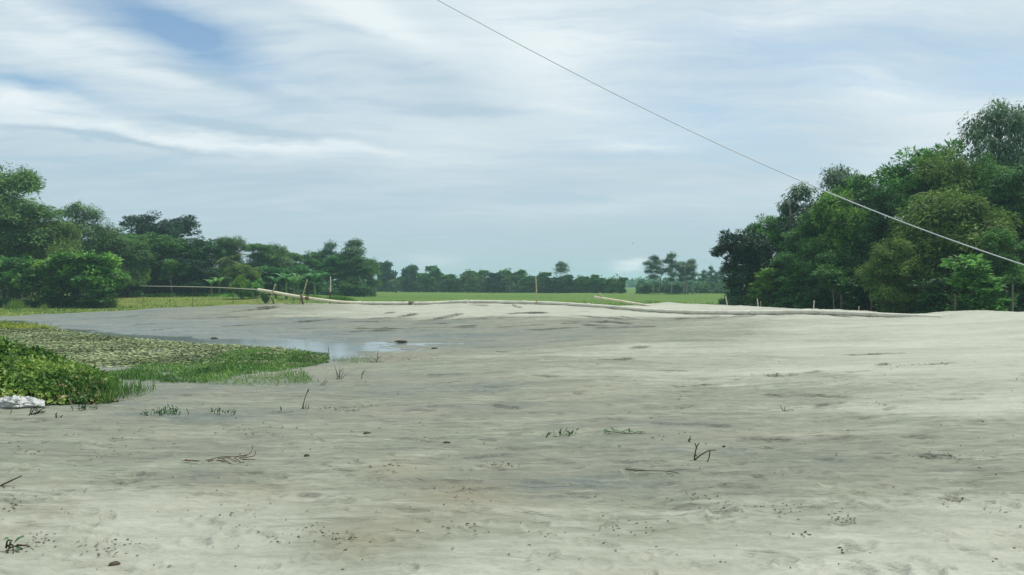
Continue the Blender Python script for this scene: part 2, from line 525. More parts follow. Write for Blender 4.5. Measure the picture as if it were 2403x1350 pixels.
def water_material():
    m, g = new_mat('silty_water')
    pos = g.n('ShaderNodeNewGeometry').outputs['Position']
    w = g.noise(g.mapping(pos, scale=(0.5, 1.4, 1)), 2.4, 4, 0.6)
    n = g.noise(pos, 0.5, 3, 0.5)
    col = g.ramp(n, [(0.35, (0.15, 0.18, 0.18)), (0.7, (0.215, 0.245, 0.24))])
    finish(g, col, 0.10, 0.5, bump=w, bstr=0.2, bdist=0.02)
    return m


M['sand'] = sand_material()
M['field'] = field_material()
M['water'] = water_material()


def sack_material():
    m, g = new_mat('white_woven_plastic')
    co = g.n('ShaderNodeTexCoord').outputs['Object']
    nz = g.noise(co, 5, 4, 0.6)
    col = g.ramp(nz, [(0.3, (0.46, 0.48, 0.47)), (0.6, (0.64, 0.66, 0.65))])
    dirt = g.noise(co, 2.5, 5, 0.7)
    col = g.mix(g.ramp(dirt, [(0.47, 0.0), (0.70, 0.75)]), col, (0.34, 0.35, 0.29))
    finish(g, col, 0.5, 0.4, bump=g.noise(co, 9, 4, 0.55, 1.8), bstr=0.8, bdist=0.05, transl=0.12)
    return m


M['sack'] = sack_material()

# ------------------------------------------------------------------ sand terrain
POND_Z = -0.45
U = lambda px: (np.asarray(px, float) - CX) / F
S = lambda py: (np.asarray(py, float) - HZ) / F

# pipe centre line: photo column, row, distance
PIPE = np.array([(605, 680, 62), (640, 686, 62), (712, 698.5, 62), (770, 706, 62), (810, 710, 62), (860, 711.5, 62),
                 (1000, 711.5, 62), (1050, 709.5, 62), (1100, 708, 61), (1180, 709, 60), (1300, 712, 58), (1380, 717, 56),
                 (1430, 720, 55), (1500, 726, 53), (1600, 732, 51), (1700, 733.5, 49), (1800, 733.5, 47), (1880, 732, 46),
                 (1950, 734, 45), (2000, 736.5, 43.5), (2100, 741, 41), (2160, 743.5, 40), (2210, 746, 39.3)], float)
PIPE_R = 0.125

ctl = []   # (u, dist, z)
def P(px, py, d):
    ctl.append((float(U(px)), d, CAM_H - float(S(py)) * d))
def PZ(px, d, z):
    ctl.append((float(U(px)), d, z))
for px in (-900, -300, 300, 900, 1500, 2100, 2700, 3300):
    PZ(px, 4.0, 0.0); PZ(px, 5.5, 0.0 + 0.02 * math.sin(px)); PZ(px, 7.5, 0.015 * math.cos(px * 2))
for px, z in ((-900, .05), (0, 0), (500, -.02), (1000, -.03), (1500, .02), (2000, .06), (2403, .1), (3300, .2)):
    PZ(px, 10.0, z)
for px, z in ((-900, .0), (0, -.03), (300, -.05), (600, -.07), (1000, -.06), (1500, .0), (2000, .1), (2403, .17), (3300, .3)):
    PZ(px, 13.5, z)
for px, z in ((-900, -.1), (0, -.15), (300, -.17), (600, -.16), (1000, -.1), (1500, 0.0), (2000, .14), (2403, .24), (3300, .4)):
    PZ(px, 17.5, z)
# near shore of the pond and its bed
for px in (-900, -200, 200, 500):
    PZ(px, 21.5, -.36); PZ(px, 24, -.50)
PZ(760, 22.5, -.38); PZ(790, 25, -.47); PZ(830, 26.4, -.45); PZ(1000, 25, -.33); PZ(1000, 28.8, -.42)
for px in (-900, -200, 200, 450, 650):
    PZ(px, 28, -.85)
PZ(800, 28.8, -.50); PZ(-900, 36, -.9); PZ(-200, 36, -.8); PZ(0, 36, -.75); PZ(930, 29.5, -.46)
# far shore line
for px, py in ((-300, 764), (60, 764), (150, 770), (250, 779), (400, 788), (500, 793), (640, 793), (760, 796), (930, 808)):
    PZ(px, (CAM_H - POND_Z) * F / (py - HZ), POND_Z + 0.01)
# slope, middle rows
for px, py, d in ((1200, 800, 33), (1200, 778, 38), (1200, 750, 46), (1500, 765, 40), (1500, 745, 47), (1800, 775, 34),
                  (1800, 755, 40), (2100, 785, 30), (2100, 765, 34), (2403, 795, 27), (2403, 765, 31), (3300, 790, 27),
                  (1200, 850, 20.5), (1600, 850, 20.5), (2000, 845, 20.5), (2403, 838, 20.5), (1500, 805, 27), (1850, 805, 27),
                  (900, 780, 37.5), (700, 765, 42.5), (500, 757, 48), (300, 752, 50), (1000, 745, 50), (800, 735, 54), (600, 735, 54),
                  (400, 740, 53)):
    P(px, py, d)
# crest of the sand bank (skyline against the field)
CREST = [(-900, 745, 60), (0, 742, 60), (150, 735, 60), (280, 729, 60), (400, 722, 60), (500, 718, 61), (620, 713.5, 62), (700, 713, 62)]
for c in CREST:
    P(*c)
for px, py, d in PIPE[4:]:
    PZ(px, d, CAM_H - float(S(py)) * d - PIPE_R + (0.035 if px < 1450 else -0.02) + (0.06 if px > 2080 else 0) + (0.09 if px > 2150 else 0))
for px, py, d in ((1500, 716, 59.5), (1560, 711, 60), (1620, 713.5, 60), (1700, 718.5, 58), (1800, 724, 54), (1850, 728, 52),
                  (1900, 727.5, 49.5), (1950, 730, 47.5), (1995, 732, 46), (2060, 739, 44), (2150, 741, 42), (2200, 736, 40.5),
                  (2250, 733.5, 40), (2310, 735, 39), (2345, 740, 38), (2403, 739.5, 37.5), (2700, 739, 36), (3300, 738, 35)):
    P(px, py, d)
CREST_Y = np.array([(-900, 60), (400, 60), (620, 62), (1050, 63), (1300, 60), (1430, 57), (1480, 59), (1560, 61), (1700, 59.5),
                    (1850, 53.5), (1950, 48.5), (2060, 45), (2150, 42.5), (2250, 40.5), (2403, 38.5), (3300, 36)], float)
ctl = np.array(ctl)
_sx = lambda u, y: np.stack([u * 3.0, np.log(np.maximum(y, 3.0)) * 2.2], -1)
_c = _sx(ctl[:, 0], ctl[:, 1])


def _phi(r2):
    return 0.5 * r2 * np.log(r2 + 1e-12)


_n = len(_c)
_A = np.zeros((_n + 3, _n + 3))
_A[:_n, :_n] = _phi(((_c[:, None] - _c[None]) ** 2).sum(-1)) + np.eye(_n) * 0.0015
_A[:_n, _n] = 1
_A[:_n, _n + 1:] = _c
_A[_n:, :_n] = _A[:_n, _n:].T
_w = np.linalg.solve(_A, np.concatenate([ctl[:, 2], [0, 0, 0]]))


def sand_base(x, y):
    x, y = np.asarray(x, float), np.asarray(y, float)
    sh = x.shape
    x, y = x.ravel(), y.ravel()
    out = np.empty(len(x))
    yy = np.maximum(y, 1.2)
    u = np.clip(x / yy, -1.17, 1.17)
    for i in range(0, len(x), 20000):
        q = _sx(u[i:i + 20000], yy[i:i + 20000])
        r2 = ((q[:, None] - _c[None]) ** 2).sum(-1)
        out[i:i + 20000] = _phi(r2) @ _w[:_n] + _w[_n] + q @ _w[_n + 1:]
    near = sstep(y, 3.0, 5.0)
    out = out * near
    over = np.maximum(0, y - np.interp(u * F + CX, CREST_Y[:, 0], CREST_Y[:, 1]) - 0.4)
    out = out - 0.30 * over ** 1.25
    return out.reshape(sh)


def sand_detail(x, y):
    n = 0.030 * fbm(x * 0.35, y * 0.55, 3, 1)
    n += 0.016 * fbm(x * 1.3, y * 2.3, 3, 7)
    n += 0.007 * fbm(x * 5, y * 7, 2, 13)
    # lumpy heaps on the crest
    n += 0.04 * fbm(x * 0.55, y * 0.4, 3, 21) * sstep(y, 36, 50) - 0.03 * sstep(y, 50, 58)
    # ragged mud edge along the water
    n += (0.05 * fbm(x * 0.5, y * 0.9, 3, 91) + 0.012 * fbm(x * 2.2, y * 3, 2, 93)) * sstep(y, 21, 24) * (1 - sstep(y, 38, 44)) * (x < -2)
    return n


def on_sand(px, py, lo=4.0, hi=75.0):
    """where the ray through a photo pixel meets the sand"""
    u, s = float(U(px)), float(S(py))
    d = np.exp(np.linspace(math.log(lo), math.log(hi), 1500))
    z = sand_base(u * d, d)
    below = np.nonzero(CAM_H - s * d <= z)[0]
    k = below[0] if len(below) else int(np.argmin(np.abs(CAM_H - s * d - z)))
    return np.array([u * d[k], d[k]])


# cut banks: little ledges whose face looks at the camera (photo columns / rows, height)
CUTS = [([(500, 738), (545, 731), (580, 726.5), (625, 722), (665, 720)], .22), ([(575, 727), (600, 721), (640, 722)], .16),
        ([(925, 743), (960, 739), (985, 736)], .2), ([(985, 753), (1040, 744), (1092, 736)], .22), ([(900, 735), (935, 731)], .13),
        ([(1010, 748), (1062, 741)], .15), ([(1095, 714), (1150, 716)], .12), ([(1200, 714), (1212, 718), (1225, 722)], .24),
        ([(680, 756), (740, 752), (800, 747)], .14), ([(1180, 737), (1240, 733), (1290, 735)], .12), ([(1100, 748), (1180, 745)], .12),
        ([(1330, 738), (1400, 744), (1470, 748)], .13), ([(1400, 752), (1450, 757), (1490, 760)], .12), ([(1450, 742), (1500, 750)], .12),
        ([(1360, 760), (1430, 763)], .1), ([(1480, 768), (1540, 766)], .1), ([(1660, 741), (1720, 743), (1780, 741)], .1),
        ([(800, 780), (860, 776), (930, 775)], .1), ([(300, 765), (360, 760)], .1), ([(350, 776), (420, 770)], .1),
        ([(1350, 846), (1450, 843), (1502, 840)], .07), ([(1160, 824), (1195, 825)], .06), ([(1465, 815), (1530, 812)], .06),
        ([(1150, 949), (1190, 951), (1228, 955)], .06), ([(1500, 990), (1600, 993), (1740, 999)], .035),
        ([(1755, 927), (1850, 926), (1950, 929), (2010, 927)], .05), ([(1905, 955), (1950, 948), (1985, 945)], .03),
        ([(1715, 1027), (1790, 1025), (1880, 1028)], .035), ([(1905, 1021), (1935, 1020)], .025),
        ([(1900, 1030), (1960, 1029), (1995, 1025), (2035, 1030)], .045), ([(2100, 1027), (2160, 1026), (2215, 1026)], .03),
        ([(1900, 1075), (1930, 1074), (1962, 1075)], .035), ([(2020, 1070), (2080, 1073)], .025), ([(2140, 1071), (2190, 1069), (2240, 1071)], .05),
        ([(2065, 960), (2110, 953)], .04), ([(2125, 857), (2180, 855), (2250, 849)], .05), ([(2045, 857), (2090, 854)], .05), ([(1960, 872), (2060, 869)], .04),
        ([(1790, 881), (1840, 878), (1885, 877)], .06), ([(1880, 875), (1930, 870)], .05), ([(1950, 834), (2060, 829), (2130, 828)], .05),
        ([(310, 941), (360, 935)], .03), ([(520, 925), (620, 920)], .02), ([(1460, 1098), (1520, 1103)], .03), ([(1560, 1102), (1645, 1105)], .02),
        ([(1000, 1030), (1050, 1026)], .03), ([(1120, 1030), (1170, 1032)], .03), ([(1110, 1090), (1190, 1096)], .025),
        ([(1200, 1126), (1300, 1130), (1380, 1128)], .02), ([(860, 948), (1000, 950)], .02), ([(1340, 921), (1370, 922)], .04),
        ([(30, 985), (80, 984), (125, 986)], .03), ([(1185, 1019), (1240, 1010)], .02), ([(2200, 1165), (2270, 1168)], .03),
        ([(1760, 1115), (1790, 1118)], .035), ([(2030, 1060), (2095, 1062)], .02), ([(2080, 900), (2160, 902)], .03),
        ([(1240, 880), (1330, 884)], .04), ([(1000, 880), (1090, 876)], .03), ([(1480, 870), (1620, 867)], .04), ([(1560, 905), (1700, 900)], .035),
        ([(860, 812), (925, 808)], .05), ([(930, 804), (955, 802)], .06)]


def build_sand():
    rows = np.concatenate([np.linspace(-2.0, 1.0, 4), np.exp(np.linspace(math.log(1.6), math.log(4.7), 60))[:-1],
                           np.exp(np.linspace(math.log(4.7), math.log(36), 420))[:-1], np.linspace(36, 64, 300)[:-1], np.linspace(64, 78, 26)])
    uu = np.concatenate([np.linspace(-1.3, -0.72, 60)[:-1], np.linspace(-0.72, 0.72, 740), np.linspace(0.72, 1.3, 60)[1:]])
    yy = rows[:, None] * np.ones_like(uu)[None]
    xx = uu[None] * np.maximum(yy, 2.6)
    z = sand_base(xx, yy) + sand_detail(xx, yy)
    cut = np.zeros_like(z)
    rr = np.random.default_rng(3)
    cuts = [(np.array([on_sand(*p) for p in pts]), h) for pts, h in CUTS]
    for i in range(130):          # many short ripples and lips left by the draining water
        p = on_sand(rr.uniform(-100, 2500), rr.uniform(850, 1200))
        L = rr.uniform(0.25, 1.1) * (p[1] / 12) ** 0.6
        a = rr.normal(0, 0.16)
        q = p + L * np.array([math.cos(a), math.sin(a)])
        mid = (p + q) / 2 + rr.normal(0, 0.05 * L, 2)
        cuts.append((np.array([p, mid, q]), rr.uniform(0.008, 0.026)))
    for i in range(34):           # slump marks on the far bank
        p = on_sand(rr.uniform(250, 1700), rr.uniform(728, 775))
        L = rr.uniform(1.0, 3.5)
        a = rr.normal(0.25, 0.25)
        q = p + L * np.array([math.cos(a), math.sin(a)])
        cuts.append((np.array([p, (p + q) / 2 + rr.normal(0, 0.12, 2), q]), rr.uniform(0.03, 0.07)))
    for pl, h in cuts:
        L = np.linalg.norm(pl[-1] - pl[0])
        dm = pl[:, 1].mean()
        reach = 0.16 + 0.008 * dm
        m = (xx > pl[:, 0].min() - 0.3) & (xx < pl[:, 0].max() + 0.3) & (yy > pl[:, 1].min() - reach * 2.5) & (yy < pl[:, 1].max() + 0.4)
        if not m.any():
            continue
        px, py = xx[m], yy[m]
        o = np.argsort(pl[:, 0])
        xs, ys = pl[o, 0], pl[o, 1]
        t = np.clip((px - xs[0]) / max(xs[-1] - xs[0], 1e-3), 0, 1)
        jag = 0.075 * (0.3 + dm / 25) * (perlin(px * 2.3, px * 0 + h * 900, 3) + 0.7 * perlin(px * 6.0, px * 0 + h * 500, 4))
        s = np.interp(px, xs, ys) + jag - py          # > 0 on the camera side of the lip
        taper = np.clip(np.minimum(t, 1 - t) * 5, 0, 1) ** 0.7 * (px > xs[0]) * (px < xs[-1])
        taper *= np.clip(0.85 + 0.6 * perlin(px * 3.1 * 14 / (dm + 4), px * 0 + 4.2 + h * 77, 5), 0.1 if dm < 25 else 0.4, 1.2)
        if dm > 25:
            h = h * 1.1
        step = 0.0045 * dm
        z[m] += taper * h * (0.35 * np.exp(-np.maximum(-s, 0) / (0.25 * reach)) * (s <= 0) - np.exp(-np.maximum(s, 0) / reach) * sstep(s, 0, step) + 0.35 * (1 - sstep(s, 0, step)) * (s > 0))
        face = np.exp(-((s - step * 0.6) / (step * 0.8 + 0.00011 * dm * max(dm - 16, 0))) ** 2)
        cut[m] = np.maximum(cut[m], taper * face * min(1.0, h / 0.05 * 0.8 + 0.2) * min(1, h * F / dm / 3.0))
    # foot prints, hoof prints and small hollows near the camera
    for i in range(280):
        px = rr.uniform(-200, 2600)
        py = 1010 + 400 * rr.uniform(0, 1) ** 0.8
        p = on_sand(px, py)
        r = rr.uniform(0.03, 0.09)
        a = rr.uniform(0, math.pi)
        m = (np.abs(xx - p[0]) < 0.4) & (np.abs(yy - p[1]) < 0.4)
        dx, dy = xx[m] - p[0], yy[m] - p[1]
        e = np.sqrt(((dx * math.cos(a) + dy * math.sin(a)) / (r * 1.7)) ** 2 + ((-dx * math.sin(a) + dy * math.cos(a)) / r) ** 2)
        h = rr.uniform(0.006, 0.028)
        z[m] += -h * np.exp(-e ** 4) + 0.5 * h * np.exp(-((e - 1.35) / 0.3) ** 2)
    # damp map of the sand, sampled from the place: 0 dry and pale .. 1 wet and dark
    D = {730: [(0, .85), (300, .85), (500, .7), (700, .35), (900, .08), (1200, .06), (1400, .04), (1700, .04), (2000, .03), (2300, .03)],
         760: [(-200, .9), (150, .9), (400, .9), (700, .82), (900, .68), (1100, .64), (1300, .52), (1500, .58), (1700, .34), (2000, .1), (2300, .03), (2600, .03)],
         790: [(300, .95), (600, .92), (900, .85), (1100, .78), (1300, .68), (1600, .52), (1900, .16), (2300, .05), (2600, .05)],
         820: [(850, .85), (1050, .62), (1300, .42), (1600, .22), (2000, .06), (2350, .03), (2600, .03)],
         860: [(700, .78), (900, .58), (1100, .45), (1400, .34), (1700, .25), (1900, .14), (2150, .06), (2350, .04)],
         910: [(-100, .7), (300, .7), (600, .65), (900, .6), (1200, .5), (1500, .45), (1800, .4), (2100, .25), (2350, .2)],
         950: [(300, .65), (600, .6), (900, .55), (1200, .55), (1500, .45), (1800, .4), (2100, .2), (2300, .06)],
         1000: [(50, .55), (300, .55), (600, .55), (900, .55), (1200, .5), (1500, .5), (1800, .5), (2100, .48), (2350, .42)],
         1060: [(50, .45), (300, .45), (600, .45), (900, .5), (1200, .55), (1500, .55), (1800, .55), (2100, .55), (2350, .5)],
         1120: [(100, .35), (300, .4), (520, .6), (750, .4), (1000, .5), (1200, .65), (1400, .65), (1700, .6), (2000, .55), (2350, .5)],
         1180: [(100, .28), (350, .15), (550, .2), (800, .35), (1050, .5), (1300, .5), (1500, .5), (1700, .4), (1950, .35), (2300, .2)],
         1240: [(100, .25), (350, .05), (600, .1), (850, .4), (1100, .3), (1400, .3), (1700, .25), (2000, .15), (2300, .1)],
         1300: [(80, .2), (350, .08), (600, .04), (850, .2), (1100, .1), (1400, .15), (1700, .1), (2000, .08), (2350, .08)],
         1380: [(0, .1), (600, .03), (1200, .05), (1800, .05), (2400, .05)]}
    pts, val = [], []
    for py, lst in D.items():
        for px, v in lst:
            q = on_sand(px, py)
            pts.append((q[0] / q[1], q[1]))
            val.append(v)
    pts, val = np.array(pts), np.array(val)
    q0 = np.stack([pts[:, 0] * 3.0, np.log(pts[:, 1]) * 3.4], -1)
    uf, yf = (xx / np.maximum(yy, 2.6)).ravel(), np.maximum(yy, 2.6).ravel()
    wob = 0.10 * fbm(xx.ravel() * 0.25, yf * 0.4, 3, 31)
    q = np.stack([np.clip(uf, -0.8, 0.8) * 3.0, np.log(yf) * 3.4 + wob], -1)
    damp = np.empty(len(q))
    for i in range(0, len(q), 20000):
        w = np.exp(-((q[i:i + 20000, None] - q0[None]) ** 2).sum(-1) / (2 * 0.17 ** 2)) + 1e-9
        damp[i:i + 20000] = (w @ val) / w.sum(1)
    stain = np.zeros(len(q))
    X, Y = xx.ravel(), yy.ravel()
    for px, py, rx, ry, s in ((1090, 1160, 130, 34, 1), (870, 1255, 100, 42, .9), (930, 1102, 70, 22, .8), (530, 1125, 100, 22, .9),
                              (640, 1140, 80, 16, .6), (30, 1250, 40, 90, .6), (250, 1320, 60, 20, .5), (120, 1135, 60, 14, .4), (900, 840, 100, 10, .6)):
        c, a, b = on_sand(px, py), on_sand(px + rx, py), on_sand(px, py - ry)
        e = ((X - c[0]) / (a[0] - c[0])) ** 2 + ((Y - c[1]) / (b[1] - c[1])) ** 2
        stain += s * np.exp(-e)
    extra = np.zeros(len(q))
    for px, py, rx, ry, s in ((530, 1122, 95, 16, .5), (1190, 952, 50, 7, .5), (1600, 995, 130, 10, .35), (1180, 1072, 100, 18, .10),
                              (1300, 1130, 180, 22, .18), (1150, 915, 50, 8, .3), (1280, 1108, 60, 10, .2), (1000, 1050, 120, 12, .15)):
        c, a, b = on_sand(px, py), on_sand(px + rx, py), on_sand(px, py - ry)
        extra += s * np.exp(-((X - c[0]) / (a[0] - c[0])) ** 2 - ((Y - c[1]) / (b[1] - c[1])) ** 2)
    R, Cn = z.shape
    V = np.stack([xx, yy, z], -1).reshape(-1, 3)
    i = np.arange(R - 1)[:, None] * Cn + np.arange(Cn - 1)[None]
    Q = np.stack([i, i + 1, i + Cn + 1, i + Cn], -1).reshape(-1, 4)
    mb = MB()
    mb.add(V, Q)
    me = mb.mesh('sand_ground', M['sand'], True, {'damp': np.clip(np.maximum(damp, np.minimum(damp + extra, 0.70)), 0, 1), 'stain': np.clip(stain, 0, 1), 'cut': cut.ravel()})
    tag(link('sand_ground', me), 'pale grey dredged sand spread over the ground', kind='structure')
    return rows, uu, z


_rows, _uu, _Z = build_sand()


def sand_z(x, y):
    """height of the finished sand surface (bilinear in the grid)"""
    x, y = np.atleast_1d(np.asarray(x, float)), np.atleast_1d(np.asarray(y, float))
    r = np.interp(y, _rows, np.arange(len(_rows)))
    c = np.interp(x / np.maximum(y, 2.6), _uu, np.arange(len(_uu)))
    r0 = np.clip(r.astype(int), 0, len(_rows) - 2)
    c0 = np.clip(c.astype(int), 0, len(_uu) - 2)
    fr, fc = r - r0, c - c0
    return (_Z[r0, c0] * (1 - fr) * (1 - fc) + _Z[r0 + 1, c0] * fr * (1 - fc) + _Z[r0, c0 + 1] * (1 - fr) * fc + _Z[r0 + 1, c0 + 1] * fr * fc)


# ------------------------------------------------------------------ field, far ground, pond
def field_z(x, y):
    x, y = np.asarray(x, float), np.asarray(y, float)
    px = x / np.maximum(y, 1) * F + CX
    left = 1 - sstep(px, 560, 900)
    z = -0.82 + left * (0.84 * sstep(y, 94, 126) + 0.42 * sstep(y, 126, 150)) * (1 - sstep(y, 260, 400))
    z = z + 0.06 * fbm(x * 0.03, y * 0.05, 3, 41) * sstep(y, 60, 90)
    # low bunds between the paddies
    for yb, h in ((136, .22), (158, .25), (187, .3), (226, .3)):
        z = z + h * (1 - left) * np.exp(-((y - yb - 3 * np.sin(x * 0.02 + yb)) / 0.7) ** 2)
    return z


def build_field():
    rows = np.concatenate([np.linspace(46, 64, 30)[:-1], np.exp(np.linspace(math.log(64), math.log(300), 260))[:-1], np.exp(np.linspace(math.log(300), math.log(3800), 60))])
    uu = np.linspace(-1.6, 1.6, 420)
    yy = rows[:, None] * np.ones_like(uu)[None]
    xx = uu[None] * yy
    z = field_z(xx, yy)
    px = uu[None] * F + CX + 0 * yy
    yel = np.clip((1 - sstep(px, 640, 860)) * sstep(128 - yy, 0, 20) + 0.5 * (1 - sstep(px, 300, 640)), 0, 1) * 0.9
    yel = np.clip(yel + 0.35 * fbm(xx * 0.05, yy * 0.12, 3, 51), 0, 1) * (yy < 400)
    soil = np.clip(fbm(xx * 0.08, yy * 0.3, 3, 57) - 0.35, 0, 1) * (px < 700) * 1.2
    R, Cn = z.shape
    i = np.arange(R - 1)[:, None] * Cn + np.arange(Cn - 1)[None]
    mb = MB()
    mb.add(np.stack([xx, yy, z], -1), np.stack([i, i + 1, i + Cn + 1, i + Cn], -1).reshape(-1, 4))
    me = mb.mesh('grass_field', M['field'], True, {'yellow': yel.ravel(), 'soil': np.clip(soil, 0, 1).ravel()})
    tag(link('grass_field', me), 'flat green paddy field behind the sand bank', kind='structure')


build_field()

mb = MB()
mb.add([(-60, 19, POND_Z), (-2.0, 19, POND_Z), (-2.0, 52, POND_Z), (-60, 52, POND_Z)], np.array([[0, 1, 2, 3]]))
tag(link('pond_water', mb.mesh('pond_water', M['water'])), 'shallow silty pond below the sand bank', kind='structure')

# ------------------------------------------------------------------ trees: one set of meshes per kind
def crown_mesh(name, mat, lobes, n_cl, n_lf, cr, ln, wd, flat=0.6, droop=0.0, up=0.6, shell=0.5, seed=0, plume=0.0):
    r = np.random.default_rng(seed)
    w = np.array([l[6] if len(l) > 6 else l[3] * l[5] for l in lobes], float)
    idx = r.choice(len(lobes), n_cl, p=w / w.sum())
    L = np.array([l[:6] for l in lobes], float)[idx]
    dr = unit(r.normal(size=(n_cl, 3)))
    dr[:, 2] = np.where(dr[:, 2] < -0.25, -dr[:, 2] * 0.6, dr[:, 2])
    rad = shell + (1 - shell) * r.uniform(0, 1, n_cl) ** 0.6
    rad *= 1 + 0.16 * r.normal(size=n_cl)
    C = L[:, :3] + dr * L[:, 3:6] * rad[:, None]
    csz = cr * r.uniform(0.55, 1.35, n_cl)
    cl = np.repeat(np.arange(n_cl), n_lf)
    keep = r.uniform(size=len(cl)) < np.clip(csz[cl] / cr, 0.3, 1)
    cl = cl[keep]
    o = unit(r.normal(size=(len(cl), 3))) * (r.uniform(0.15, 1, len(cl)) ** 0.5)[:, None]
    off = o * csz[cl][:, None] * np.array([1, 1, flat])
    if plume:
        off[:, 2] -= plume * (np.abs(off[:, 0]) + np.abs(off[:, 1]))
    p = C[cl] + off
    outw = unit(o + 0.5 * dr[cl])
    d = outw + r.normal(size=p.shape) * 0.55
    d[:, 2] = d[:, 2] * 0.5 - droop
    nrm = np.array([0, 0, up]) + outw * 0.9 + dr[cl] * 0.5 + r.normal(size=p.shape) * 0.32
    k = r.uniform(0.65, 1.3, len(p))
    mb = MB()
    leaves(mb, p, d, nrm, ln * k, wd * k)
    return mb.mesh(name, mat), C


def trunk_mesh(name, mat, C, H, r0, fork, limbs, seed=0, lean=0.3, stems=1):
    r = np.random.default_rng(seed + 99)
    mb = MB()
    tops = []
    for s in range(stems):
        bx = r.normal(0, 0.35, 2) if stems > 1 else np.zeros(2)
        top = np.array([bx[0] * 2 + r.normal(0, lean), bx[1] * 2 + r.normal(0, lean), H * 0.86])
        t = np.linspace(0, 1, 9)[:, None]
        pts = np.array([bx[0], bx[1], -0.35]) * (1 - t) + top * t
        pts[:, :2] += np.cumsum(r.normal(0, 0.05, (9, 2)), 0) * H / 12
        tube(mb, pts, r0 * (1 - 0.85 * t[:, 0]) * (1 + 0.35 * np.exp(-t[:, 0] * 16)), 8)
        tops.append(pts)
    sel = r.choice(len(C), min(limbs, len(C)), replace=False)
    for k in sel:
        pts = tops[r.integers(stems)]
        c = C[k]
        zf = np.clip(c[2] - r.uniform(0.15, 0.45) * np.hypot(c[0], c[1]) - 0.6, fork * H, H * 0.8)
        j = np.clip(np.searchsorted(pts[:, 2], zf), 1, len(pts) - 1)
        a = pts[j - 1] + (pts[j] - pts[j - 1]) * np.clip((zf - pts[j - 1, 2]) / (pts[j, 2] - pts[j - 1, 2] + 1e-6), 0, 1)
        t = np.linspace(0, 1, 5)[:, None]
        q = a * (1 - t) + c * t
        q[:, 2] += 0.12 * np.linalg.norm(c - a) * np.sin(t[:, 0] * math.pi) * r.uniform(-0.3, 1)
        q[1:-1] += r.normal(0, 0.05 * np.linalg.norm(c - a), (3, 3))
        tube(mb, q, r0 * 0.33 * (1 - 0.8 * t[:, 0]), 5)
    return mb.mesh(name, mat, True)


def round_lobes(n, R, zc, rz, lr, seed, zj=0.5):
    r = np.random.default_rng(seed)
    out = [(0, 0, zc, R * 0.7, R * 0.7, rz * 0.8)]
    for i in range(n):
        a = i * 2.399 + r.uniform(-.4, .4)
        k = R * r.uniform(0.35, 0.8)
        s = lr * r.uniform(0.7, 1.25)
        out.append((k * math.cos(a), k * math.sin(a), zc + r.uniform(-zj, zj) * rz, s, s, s * r.uniform(0.7, 1.0)))
    return out


KIND = {}


def kind(key, mat, lobes, n_cl, n_lf, cr, ln, wd, H, W, r0=0.2, fork=0.25, limbs=26, bark='bark', stems=1, lean=0.3, **kw):
    c, C = crown_mesh(key + '_crown', M[mat], lobes, n_cl, n_lf, cr, ln, wd, **kw)
    tmesh = trunk_mesh(key + '_trunk', M[bark], C, H, r0, fork, limbs, kw.get('seed', 0), lean, stems)
    KIND[key] = (c, tmesh, H, W)


kind('mango_a', 'mango', round_lobes(15, 3.2, 5.0, 3.6, 1.5, 1, .85), 360, 90, .52, .30, .12, 9.0, 7.6, .3, .2, seed=1, shell=.6)
kind('mango_b', 'mango', round_lobes(13, 2.8, 4.8, 3.6, 1.4, 2, .9), 330, 90, .52, .30, .12, 9.0, 7.0, .3, .2, seed=2, shell=.55)
kind('leafy_a', 'leafy', round_lobes(17, 2.9, 6.8, 4.4, 1.4, 3, .95), 320, 80, .60, .36, .13, 11.8, 7.2, .22, .25, seed=3, flat=.5, up=1.0, shell=.6)
kind('leafy_b', 'leafy', round_lobes(18, 2.5, 6.6, 4.8, 1.25, 4, .95), 300, 80, .58, .36, .13, 12.0, 6.4, .22, .25, seed=4, flat=.5, up=1.0, shell=.6)
kind('leafy_c', 'leafy', round_lobes(15, 3.2, 4.4, 3.4, 1.4, 5, .9), 320, 80, .58, .34, .13, 8.6, 8.0, .22, .2, seed=5, flat=.5, up=1.0, shell=.6)
kind('feather_a', 'feather', round_lobes(18, 2.4, 6.6, 4.4, 1.4, 6, .95), 460, 80, .68, .36, .10, 12.0, 6.6, .16, .2, seed=6, flat=.9, droop=.5, up=.5, plume=.35, shell=.6)
kind('feather_b', 'feather', round_lobes(16, 2.8, 5.6, 4.0, 1.5, 7, .95), 460, 80, .68, .36, .10, 10.6, 7.2, .16, .2, seed=7, flat=.9, droop=.5, up=.5, plume=.35, shell=.6)
kind('far_a', 'mango', round_lobes(12, 2.6, 3.6, 3.2, 1.5, 21, .9), 260, 46, .62, .55, .30, 7.2, 7.0, .25, .2, seed=21, shell=.7, flat=.7)
kind('far_b', 'leafy', round_lobes(13, 2.4, 3.8, 3.4, 1.3, 22, .95), 260, 46, .6, .55, .28, 7.8, 6.6, .22, .2, seed=22, shell=.7, flat=.65, up=1.0)
kind('far_c', 'leafy', round_lobes(14, 2.2, 4.4, 4.2, 1.2, 23, 1.0), 260, 46, .6, .55, .28, 9.4, 6.0, .22, .2, seed=23, shell=.7, flat=.65, up=1.0)
kind('euca_a', 'euca', [(0, 0, 11.8, .7, .7, 1.7), (.5, .2, 10.2, 1.2, 1.1, 1.4), (-.6, -.2, 8.9, 1.3, 1.1, 1.5), (.5, .3, 7.4, 1.3, 1.2, 1.4), (-.4, .4, 6.0, 1.1, 1.1, 1.2), (.3, -.2, 4.6, .8, .8, 1.0)],
     300, 17, .40, .42, .13, 13.4, 3.2, .13, .3, bark='pale_bark', limbs=60, seed=8, flat=1.3, droop=.9, up=.3, shell=.2)
